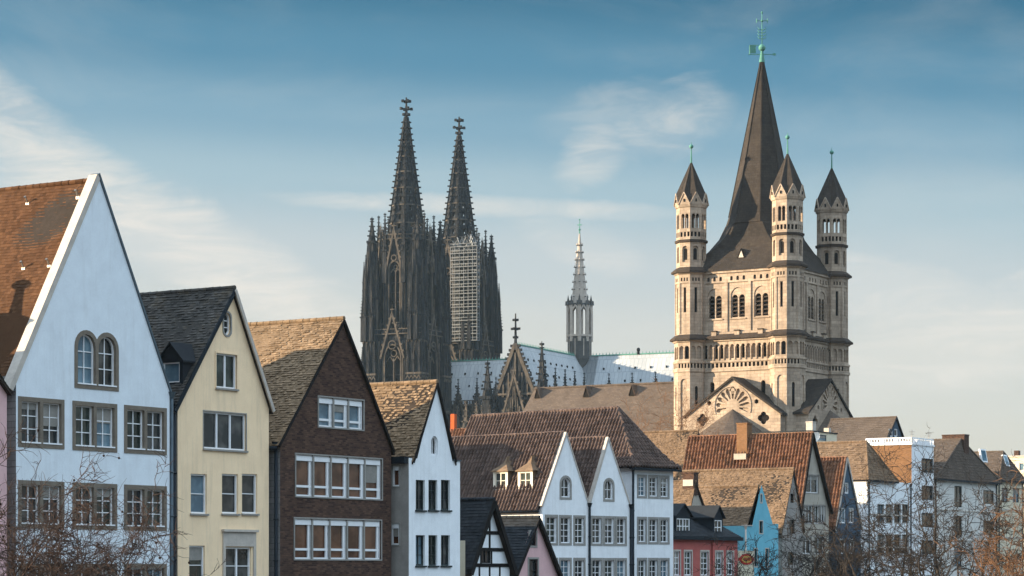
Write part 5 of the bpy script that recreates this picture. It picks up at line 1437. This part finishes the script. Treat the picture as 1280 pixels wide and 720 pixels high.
# turquoise house
T = dict(tw=.2, rh=.16, lift=.024, jit=1.2)
h = House('gabled_house', 'turquoise house with a narrow shouldered gable beside the red house', 931.5, 202.0, TH)
W9 = h.u(967, 680); ua, za = h.q(951.7, 606); ul, zl = h.q(940, 657); ur, zr = h.q(966.5, 659); zl = zr = (zl + zr) / 2
holes = [rect(*h.r(*w)) for w in ((949.3, 953.3, 651.5, 666.5), (943, 946.5, 686, 708), (956.8, 960.5, 686, 708), (950.6, 952.4, 618, 628))]
h.shell([(0, 0), (W9, 0), (W9, zr), (ua, za), (ul, zl), (0, zl)], holes, 14, MT['plaster_turquoise'], .2)
for rc in holes: window(h.front, h.root, rc, .16, MT['dark_paint'], MT['glass'], cols=1, rows=2, surround=MT['coping'] , sw=.08, sp=.02)
h.gable_roof(ua, za - .1, zl, zr, ul - .3, W9, .25, 14, MT['roof_tan'], .15, .05, .14, seed=81, **T)
mb = MB(); h.front.box(mb, -.05, ul, zl, zl + .07, -.08, .3); mb.build('coping', MT['coping'], h.root)
h.pipe(-.02, -.06, 0, zl - .2, .07, MT['coping'])
mb = MB(); mb.box(W9 + .02, W9 + 3.4, 1.3, 8, 0, zl + .3); mb.build('annex', MT['plaster_turquoise'], h.root)
mb = MB(); mb.box(-3.2, -.25, 4.5, 10, 0, zl); mb.build('annex', MT['plaster_turquoise'], h.root)
BLU = h
# cream sign wall with its red band
s_ = empty('signboard', ground_at(922.8, 193.0), R(90 - TH), 'cream signboard with a red band and round emblem, between the red and turquoise houses', 'sign')
sf = Frame(s_); pl = Pl((0, 0, 0), (1, 0, 0), (0, -1, 0)); ub, zt = sf.on(pl, 942.5, 688.5)
mb = MB(); pl.box(mb, 0, ub, 0, zt, 0, .35); mb.build('panel', MT['sign_cream'], s_)
b0, b1 = sf.on(pl, 933, 701)[1], sf.on(pl, 933, 697.2)[1]; c = ub / 2; zc = (b0 + b1) / 2
mb = MB(); pl.box(mb, .02, ub - .02, b0, b1, -.03, .02); mb.build('band', MT['sign_red'], s_)
mb = MB(); pl.slab(mb, [(c + 1.05 * math.cos(a * PI / 10), zc + .42 * math.sin(a * PI / 10)) for a in range(20)], -.05, .02)
pl.slab(mb, [(c + .8 * math.cos(a * PI / 10), zc + .27 * math.sin(a * PI / 10)) for a in range(20)], -.06, .0, 1)
for k in range(5): pl.box(mb, c - .5 + k * .22, c - .36 + k * .22, zc - .12, zc + .12, -.075, .0)
mb.build('emblem', [MT['sign_red'], MT['sign_gold']], s_)
# grey house with the tan roof
h = simple_gable('gabled_house', 'grey rendered house with a wide rough tan roof behind the turquoise house', 978, 1003, 213.0, (990.7, 586), 655, 10.8, MT['plaster_grey'], MT['roof_tan'], wins=((988, 992.5, 617, 628.5), (986.7, 993.5, 650, 667), (985, 992, 690, 706)), wk=dict(cols=1, rows=2, fmat=MT['timber']), seed=83, eave_px=1001, ov=.35, **T)
b = h.on_roof(895, 620); mb = MB(); mb.hexa([b + V(p) for p in ((-.5, -.35, -.35), (.25, -.35, .35), (.25, .35, .35), (-.5, .35, -.35), (-.55, -.35, .1), (.2, -.35, .75), (.2, .35, .75), (-.55, .35, .1))]); mb.build('roof_hatch', MT['galvanised'], h.root)
GREY = h
# red-tiled house with the chimney
PR = dict(tw=.32, rh=.36, kind='pan', lift=.06, jit=.3)
h = simple_gable('gabled_house', 'greige house under a bright red pantile roof with a tall brick chimney', 999, 1036, 226.0, (1013, 541.5), 636, 12.3, MT['plaster_greige'], MT['roof_red'], eave_px=1034,
                 wins=((1007, 1023, 594, 616), (1001, 1008, 632, 654), (1009, 1016, 632, 654), (1017, 1024, 632, 654), (1025, 1031.5, 632, 654), (1003, 1014, 671, 692), (1018, 1030, 671, 692)), wk=dict(leaves=1, cols=2, rows=1, surround=MT['plaster_grey'], sw=.1, sp=.02, pmat=MT['glass_curtain']), seed=85, ov=.3, fo=.3, verge=MT['timber'], **PR)
b = h.on_roof(928, 567); zt = z_at(530, (h.H.M @ b).y); h.chimney((b.x + .35, b.y), .95, 1.05, b.z - .8, zt, MT['brick_tan'], True, 0)
mb = MB(); mb.box(b.x - .5, b.x + .9, b.y - .62, b.y + .62, b.z - .55, b.z - .02); mb.build('flashing', MT['galvanised'], h.root)
REDT = h
an = empty('antenna', REDT.H.M @ V((0, 0, 0)), 0, 'thin metal television antenna with long rods at the left end of the red pantile roof', 'antenna')
Ya = 240.0; p = V(((863 - CX) / F * Ya, Ya, z_at(590, Ya))); an.location = p; sx = Ya / F
mb = MB(); mb.tube([(0, 0, -4.5), (0, 0, 2.8)], .035, 6)
for k, (x0, x1, z) in enumerate(((-8, 8, 2.4), (-9, 9, 1.95), (-7.5, 10, 1.5), (-8, 9, .8))): mb.bar((x0 * sx, .1 * k, z), (x1 * sx, .1 * k, z), .045, .045)
mb.build('mast', MT['galvanised'], an)
# tan roofs further left
h = simple_gable('gabled_house', 'house with a dark tan roof rising just behind the white hip-roofed house', 862, 893, 238.0, (871.5, 538.5), 606, 26, MT['plaster_greige'], MT['roof_tan'], seed=86, ov=.3, eave_px=862, **T)
h = simple_gable('gabled_house', 'small tan-roofed house behind the dormers of the red house', 858, 886, 199.0, (868, 602), 652, 12, MT['plaster_greige'], MT['roof_tan'], seed=87, ov=.3, eave_px=860, **T)
b = h.on_roof(861.5, 606); zt = z_at(592, (h.H.M @ b).y); h.chimney((b.x + .2, b.y), .75, 1.0, b.z - .8, zt, MT['brick_dark'], True)
mb = MB(); mb.box(b.x - .22, b.x - .19, b.y - .45, b.y + .45, b.z - .1, b.z + .4); mb.build('chimney_lit_side', MT['coping'], h.root)  # sunlit side of the dark chimney, painted as a pale sheet
# low red-tiled roof and orange chimney behind the white twin gables
h = simple_gable('gabled_house', 'house with a low red-brown tiled roof and a bright orange chimney, behind the white terrace', 640, 668, 232.0, (652, 534.5), 575, 22, MT['plaster_greige'], MT['roof_red'], seed=88, ov=.3, eave_px=640, **PR)
b = h.on_roof(565.5, 540); zt = z_at(517.5, (h.H.M @ b).y); h.chimney((b.x + .2, b.y), .42, .42, b.z - 1.5, zt, MT['chimney_orange'], False)
# slate-blue house
h = simple_gable('gabled_house', 'narrow slate-blue house with white-edged steep gable and a red-tiled roof', 1044.5, 1076, 238.0, (1058, 572), 657, 15, MT['plaster_slateblue'], MT['roof_red'], eave_px=1074, wins=((1056, 1061.5, 603, 617), (1049.5, 1057.5, 634.5, 654), (1061, 1068, 634.5, 654), (1049.5, 1057, 673, 692), (1061, 1068.5, 673, 692)),
                 wk=dict(cols=2, rows=1, pmat=MT['glass_curtain'], fw=.12), seed=89, ov=.2, fo=.1, verge=MT['coping'], **PR)
# low flat-roofed building with dish and chimney
h = House('flat_roofed_building', 'tan flat-roofed building with a satellite dish at the foot of the church', 1012, 285.0, TH, 'building')
W_ = h.u(1046, 560); zt = h.q(1030, 541)[1]
h.shell([(0, 0), (W_, 0), (W_, zt), (0, zt)], [rect(*h.r(1022, 1033, 543.5, 551))], 8, MT['plaster_cream'], .15); window(h.front, h.root, rect(*h.r(1022, 1033, 543.5, 551)), .12, MT['zinc'], MT['glass_painted_sky'])
mb = MB(); mb.box(-.1, W_ + .1, -.1, 8.1, zt, zt + .12); mb.build('roof', MT['zinc_dark'], h.root)
a = h.r(1015, 1020.5, 528, 541, Pl((0, 1, 0), (1, 0, 0), (0, -1, 0))); h.chimney(((a[0] + a[1]) / 2, 1.4), .9, .8, zt, a[3], MT['coping'])
a = h.r(1036.5, 1040, 535, 541); h.chimney(((a[0] + a[1]) / 2, .4), .6, .6, zt, a[3], MT['coping'], False)
mb = MB(); q = h.H.on(Pl((0, -.5, 0), (1, 0, 0), (0, -1, 0)), 1021.5, 547); mb.lathe(0, 0, [(.02, 0), (.3, .04), (.52, .14), (.6, .24)], 14, sm=True)
ds = empty('satellite_dish', h.H.M @ V((q[0], -.5, q[1])), 0, 'white satellite dish on the tan flat-roofed building', 'satellite dish'); d = mb.build('reflector', MT['white_paint'], ds); d.rotation_euler = (R(75), 0, R(-50))
mb = MB(); mb.bar((0, 0, 0), (.1, .55, -.1), .07, .07); mb.build('bracket', MT['galvanised'], ds)
# hip-roofed white house in front of the brick flank
h = hip_house('town_house', 'white house with a rough tan hipped roof, in front of the brick-sided building', 1084, 1139, 250.0, (1083, 552), 600, 20, MT['plaster_white'], MT['roof_tan'],
              [(a, a + 7.5, y, y + 22) for y in (631, 669) for a in (1097, 1107.5, 1118, 1128)], wroof=6.4, wk=dict(surround=MT['surround_grey'], sw=.08))
# large slate roof by the church
h = simple_gable('gabled_house', 'long grey-brown slate-roofed house right beside the church', 1105, 1133, 305.0, (1119.5, 521.5), 557, 8.6, MT['plaster_slateblue'], MT['roof_church'], wins=((1112.5, 1116.5, 536, 546), (1118, 1122.5, 536, 546)), seed=95, ov=.3, eave_px=1106, wk=dict(fmat=MT['white_paint'], fw=.15, cols=1, rows=1), verge=MT['zinc_dark'], tw=.4, rh=.32, lift=.03, jit=.4)
# modern white building with the tan brick flank and roof terrace
h = House('apartment_building', 'modern white narrow building with a tan brick flank and a railed roof terrace', 1139.5, 266.0, TH, 'building')
W_ = h.u(1167, 620); zt = h.q(1152, 557)[1]
holes = [rect(*h.r(1152.5, 1166, y, y + 16)) for y in (574, 608, 642, 676)]
h.shell([(0, 0), (W_, 0), (W_, zt), (0, zt)], holes, 11, MT['plaster_white'], .18, MT['brick_tan'])
for rc in holes: window(h.front, h.root, rc, .14, MT['dark_paint'], MT['glass'], cols=1, rows=1, leaves=2, fw=.1, surround=MT['zinc_dark'], sw=.06)
mb = MB(); mb.box(-.1, W_ + .1, -.1, 11, zt, zt + .18); mb.build('roof_slab', MT['white_paint'], h.root)
zr = h.q(1152, 548.5)[1]; mb = MB()
for (x0, y0), (x1, y1) in (((.05, .05), (W_, .05)), ((.05, .05), (.05, 5.2))):
    L = math.hypot(x1 - x0, y1 - y0); n = int(L / .32)
    mb.bar((x0, y0, zr), (x1, y1, zr), .14, .14); mb.bar((x0, y0, zt + .30), (x1, y1, zt + .30), .10, .10)
    for k in range(n + 1): x, y = x0 + (x1 - x0) * k / n, y0 + (y1 - y0) * k / n; w = .12 if k % 5 else .26; mb.box(x - w / 2, x + w / 2, y - w / 2, y + w / 2, zt + .18, zr)
mb.build('railing', MT['white_paint'], h.root)
mb = MB(); a = h.r(1140, 1150, 549, 557, Pl((0, .3, 0), (1, 0, 0), (0, -1, 0))); mb.box(1.2, 4.5, .35, .5, zt + .18, zr - .05); mb.build('parapet', MT['plaster_white'], h.root)
zl = zt - .55; mb = MB(); mb.box(.4, W_, 11, 16, 0, zl); an_ = mb.build('wing_or_shade_box', MT['brick_tan'], h.root)
mb = MB(); mb.box(.3, W_, 11, 16.1, zl, zl + .14); mb.build('coping', MT['white_paint'], an_)
mb = MB(); mb.tube([(-.12, 6.2, 3), (-.12, 6.2, zt - .3)], .12, 8); mb.build('downpipe', MT['zinc_dark'], h.root)
for px, lab in ((1140, 'thin roof antenna at the corner of the white roof terrace'), (1161, 'short roof antenna beside the slate roof, on the white terrace')):
    q = h.H.on(Pl((0, 1.5, 0), (1, 0, 0), (0, -1, 0)), px, 550); a = empty('antenna', h.H.M @ V((q[0], 1.5, zt + .18)), 0, lab, 'antenna')
    mb = MB(); mb.tube([(0, 0, 0), (0, 0, 1.6)], .03, 5); mb.bar((-.3, 0, 1.35), (.3, 0, 1.35), .04, .04); mb.bar((-.2, 0, 1.1), (.2, 0, 1.1), .04, .04); mb.build('mast', MT['galvanised'], a)
# white house with the big brown hipped roof, far right
h = hip_house('town_house', 'broad white house with a dark brown hipped roof and massive chimney', 1167.5, 1246, 272.0, (1203, 549), 598, 30, MT['plaster_offwhite'], MT['roof_church'],
              [(1193, 1202.5, 607.5, 634), (1229, 1242.5, 613, 630), (1193, 1202.5, 645, 672), (1229, 1242.5, 651, 668), (1193, 1202.5, 684, 708), (1229, 1242.5, 687, 706)], tw=.36, rh=.3, ov=.4)
a = h.H.on(Pl((h.W / 2 + .4, 0, 0), (0, 1, 0), (-1, 0, 0)), 1209, 548); h.chimney((h.W / 2 + .6, h.va + .9), 1.3, 2.6, h.zt - 2.0, h.zt + .45, MT['brick_dark'], True)
pl = Pl((0, 0, 0), (1, 0, 0), (0, -1, 0)); mb = MB(); nrm = V((0, -(h.zt - h.ze), h.va + .3)).normalized(); q = h.hit((0, -.3, h.ze), nrm, 1230.5, 578)
es = V((0, h.va + .3, h.zt - h.ze)).normalized()
def skylight(h, q, es, nrm, w, l):
    mb = MB(); e = V((1, 0, 0)) * w; p = [q - e, q + e, q + e + es * l, q - e + es * l]
    mb.hexa([x - nrm * .1 for x in p] + [x + nrm * .1 for x in p]); f = mb.build('skylight', MT['white_paint'], h.root)
    mb = MB(); k = .16; mb.poly([p[0] + V((k, 0, 0)) + es * k + nrm * .105, p[1] - V((k, 0, 0)) + es * k + nrm * .105, p[2] - V((k, 0, 0)) - es * k + nrm * .105, p[3] + V((k, 0, 0)) - es * k + nrm * .105]); mb.build('pane', MT['glass_painted_sky'], f)
skylight(h, q, es, nrm, .8, 1.5)
h = hip_house('town_house', 'house with a small brown hipped roof and skylight at the right end of the row', 1247, 1279, 292.0, (1254, 564.5), 600, 16, MT['plaster_cream'], MT['roof_church'], [(1252, 1260, 610, 628), (1266, 1274, 610, 628)], seed=97)
nrm = V((0, -(h.zt - h.ze), h.va + .3)).normalized(); q = h.hit((0, -.3, h.ze), nrm, 1259.5, 583); es = V((0, h.va + .3, h.zt - h.ze)).normalized(); skylight(h, q, es, nrm, .6, 1.4)
h = House('apartment_building', 'pale sunlit block seen past the last brown roof at the right edge', 1285, 420.0, TH, 'building')
W_ = h.u(1340, 600); zt = h.q(1285, 571)[1]
sh = [rect(a, a + .8, zt - b - 1.2, zt - b) for a in (.7, 2.1, 3.5) for b in (1.0, 3.6, 6.2)]
h.shell([(0, 0), (W_, 0), (W_, zt), (0, zt)], [], 5, MT['plaster_cream'], .2, None, sh)
for rc in sh: window(h.left, h.root, rc, .15, MT['white_paint'], MT['glass'])
mb = MB(); mb.box(-.15, W_, -.15, 5.1, zt, zt + .25); mb.build('roof', MT['coping'], h.root)
h.chimney((.8, 2.2), .8, .8, zt + .25, zt + 1.1, MT['brick_dark'], False)

# ---------------------------------------------------------------- bare winter trees
def bare_tree(name, label, loc, height, spread, seed, mat, group=None, trunk_h=.33, lean=(0, 0), dens=1., balls=0, tr=.26, droop=.0, twig=.011):
    rng = random.Random(seed)
    root = empty(name, loc, rng.uniform(0, 6.28) if lean == (0, 0) else 0, label, 'tree', group)
    tb, cb, sb = MB(), MB(), MB(); tips = []
    th = height * trunk_h
    p = V((0, 0, 0)); path = [p]; rad = [tr * 1.35]
    for k in range(1, 7):
        p = V((lean[0] * (k / 6) ** 1.5 + rng.uniform(-.06, .06), lean[1] * (k / 6) ** 1.5 + rng.uniform(-.06, .06), th * k / 6)); path.append(p); rad.append(tr * (1.12 - .08 * k))
    tb.tube(path, rad, 9); tb.build('trunk', mat, root)
    def grow(p, d, L, r, lv):
        n = 5 if lv < 2 else (4 if lv < 3 else 3); pts = [p]; rr = [r]; q = p; dd = d
        for k in range(n):
            w = (.16, .22, .3, .36, .4)[lv]
            dd = (dd + V((rng.uniform(-w, w), rng.uniform(-w, w), rng.uniform(-w, w) + (.05 if lv < 2 else -droop)))).normalized()
            q = q + dd * (L / n); pts.append(q); rr.append(max(r * (1 - .62 * (k + 1) / n), .004))
        cb.tube(pts, rr, (7, 6, 4, 3, 3)[lv], 0, .5, True, False)
        if lv == 4: 
            tips.append(q); return
        m = int((4, 5, 5, 4)[lv] * dens + rng.random())
        for k in range(m):
            f = rng.uniform(.25, 1) if lv else rng.uniform(.4, 1)
            i = min(int(f * n), n - 1); s = pts[i].lerp(pts[i + 1], f * n - i)
            ax = (pts[i + 1] - pts[i]).normalized(); o = V((rng.gauss(0, 1), rng.gauss(0, 1), rng.gauss(0, .8))); o = (o - ax * o.dot(ax)).normalized()
            nd = (ax * rng.uniform(.45, .9) + o * rng.uniform(.5, .95)).normalized()
            grow(s, nd, L * rng.uniform(.42, .68), max(rr[i] * rng.uniform(.42, .62), twig * (.55 if lv == 3 else .8)), lv + 1)
        if lv < 3: grow(q, dd, L * .6, rr[-1] * .95, lv + 1)
    m = 6
    for k in range(m):
        a = 2 * PI * (k + rng.uniform(-.3, .3)) / m; up = rng.uniform(.6, 1.4) if k else 2.2
        d = V((math.cos(a) * spread, math.sin(a) * spread, up)).normalized()
        grow(path[-1] - V((0, 0, th * .16 * (k % 3) / 2)), d, (height - th) * rng.uniform(.5, .68), tr * rng.uniform(.42, .6), 0)
    crown = cb.build('crown', mat, root)
    if balls:
        for q in rng.sample(tips, min(balls, len(tips))):
            sb.tube([q, q - V((0, 0, .10))], .004, 3); sb.ball(q - V((0, 0, .14)), .038, 6)
        b = sb.build('seed_balls', MT['seed'], crown); b['kind'] = 'stuff'
    return root
def tree_at(px, Y): g = ground_at(px, Y); return (g.x, g.y, 0)
bare_tree('plane_tree', 'bare plane tree hung with dark seed balls, before the pale blue house', tree_at(-26, 72), 11.8, 1.0, 11, MT['bark_left'], None, .36, (0, 0), 1.25, 150, .22, .03, .018)
bare_tree('bare_tree', 'small bare tree in front of the turquoise and grey houses', tree_at(985, 168), 12.4, .9, 22, MT['bark_grey'], None, .4, (0, 0), .85, 60, .2, .02, .03)
bare_tree('bare_tree', 'grey bare tree before the slate-blue gable', tree_at(1052, 176), 11.4, .9, 23, MT['bark_grey'], None, .4, (0, 0), .85, 40, .2, .02, .03)
bare_tree('bare_tree', 'wide bare tree standing before the four-window white house', tree_at(1118, 160), 14.0, 1.0, 24, MT['bark_grey'], None, .38, (0, 0), .85, 0, .24, .0, .03)
bare_tree('bare_tree', 'tall bare tree in front of the broad white house with the brown hipped roof', tree_at(1196, 150), 14.2, 1.0, 25, MT['bark_grey'], None, .36, (0, 0), .85, 0, .26, .0, .03)
bare_tree('bare_tree', 'russet twiggy tree catching the sun at the right edge', tree_at(1296, 140), 12.4, 1.0, 26, MT['bark_warm'], None, .4, (0, 0), .8, 0, .2, .03, .03)
bare_tree('bare_tree', 'orange-brown bare treetop below the church nave', tree_at(832, 315), 29.5, .5, 27, MT['bark_warm'], None, .55, (0, 0), .75, 0, .3, .0, .03)

# ---------------------------------------------------------------- the air
def haze():
    mb = MB(); mb.box(-1700, 1700, -80, 2700, -1.0, 175)
    m = bpy.data.materials.new('haze'); m.use_nodes = True; nt = m.node_tree
    for n in list(nt.nodes):
        if n.type != 'OUTPUT_MATERIAL': nt.nodes.remove(n)
    out = [n for n in nt.nodes if n.type == 'OUTPUT_MATERIAL'][0]
    pv = nt.nodes.new('ShaderNodeVolumePrincipled')
    pv.inputs['Color'].default_value = (.62, .84, 1, 1); pv.inputs['Density'].default_value = .00004; pv.inputs['Anisotropy'].default_value = .2
    nt.links.new(pv.outputs[0], out.inputs['Volume'])
    tag(mb.build('haze', m), kind='stuff')
USE_HAZE = True
if USE_HAZE: haze()
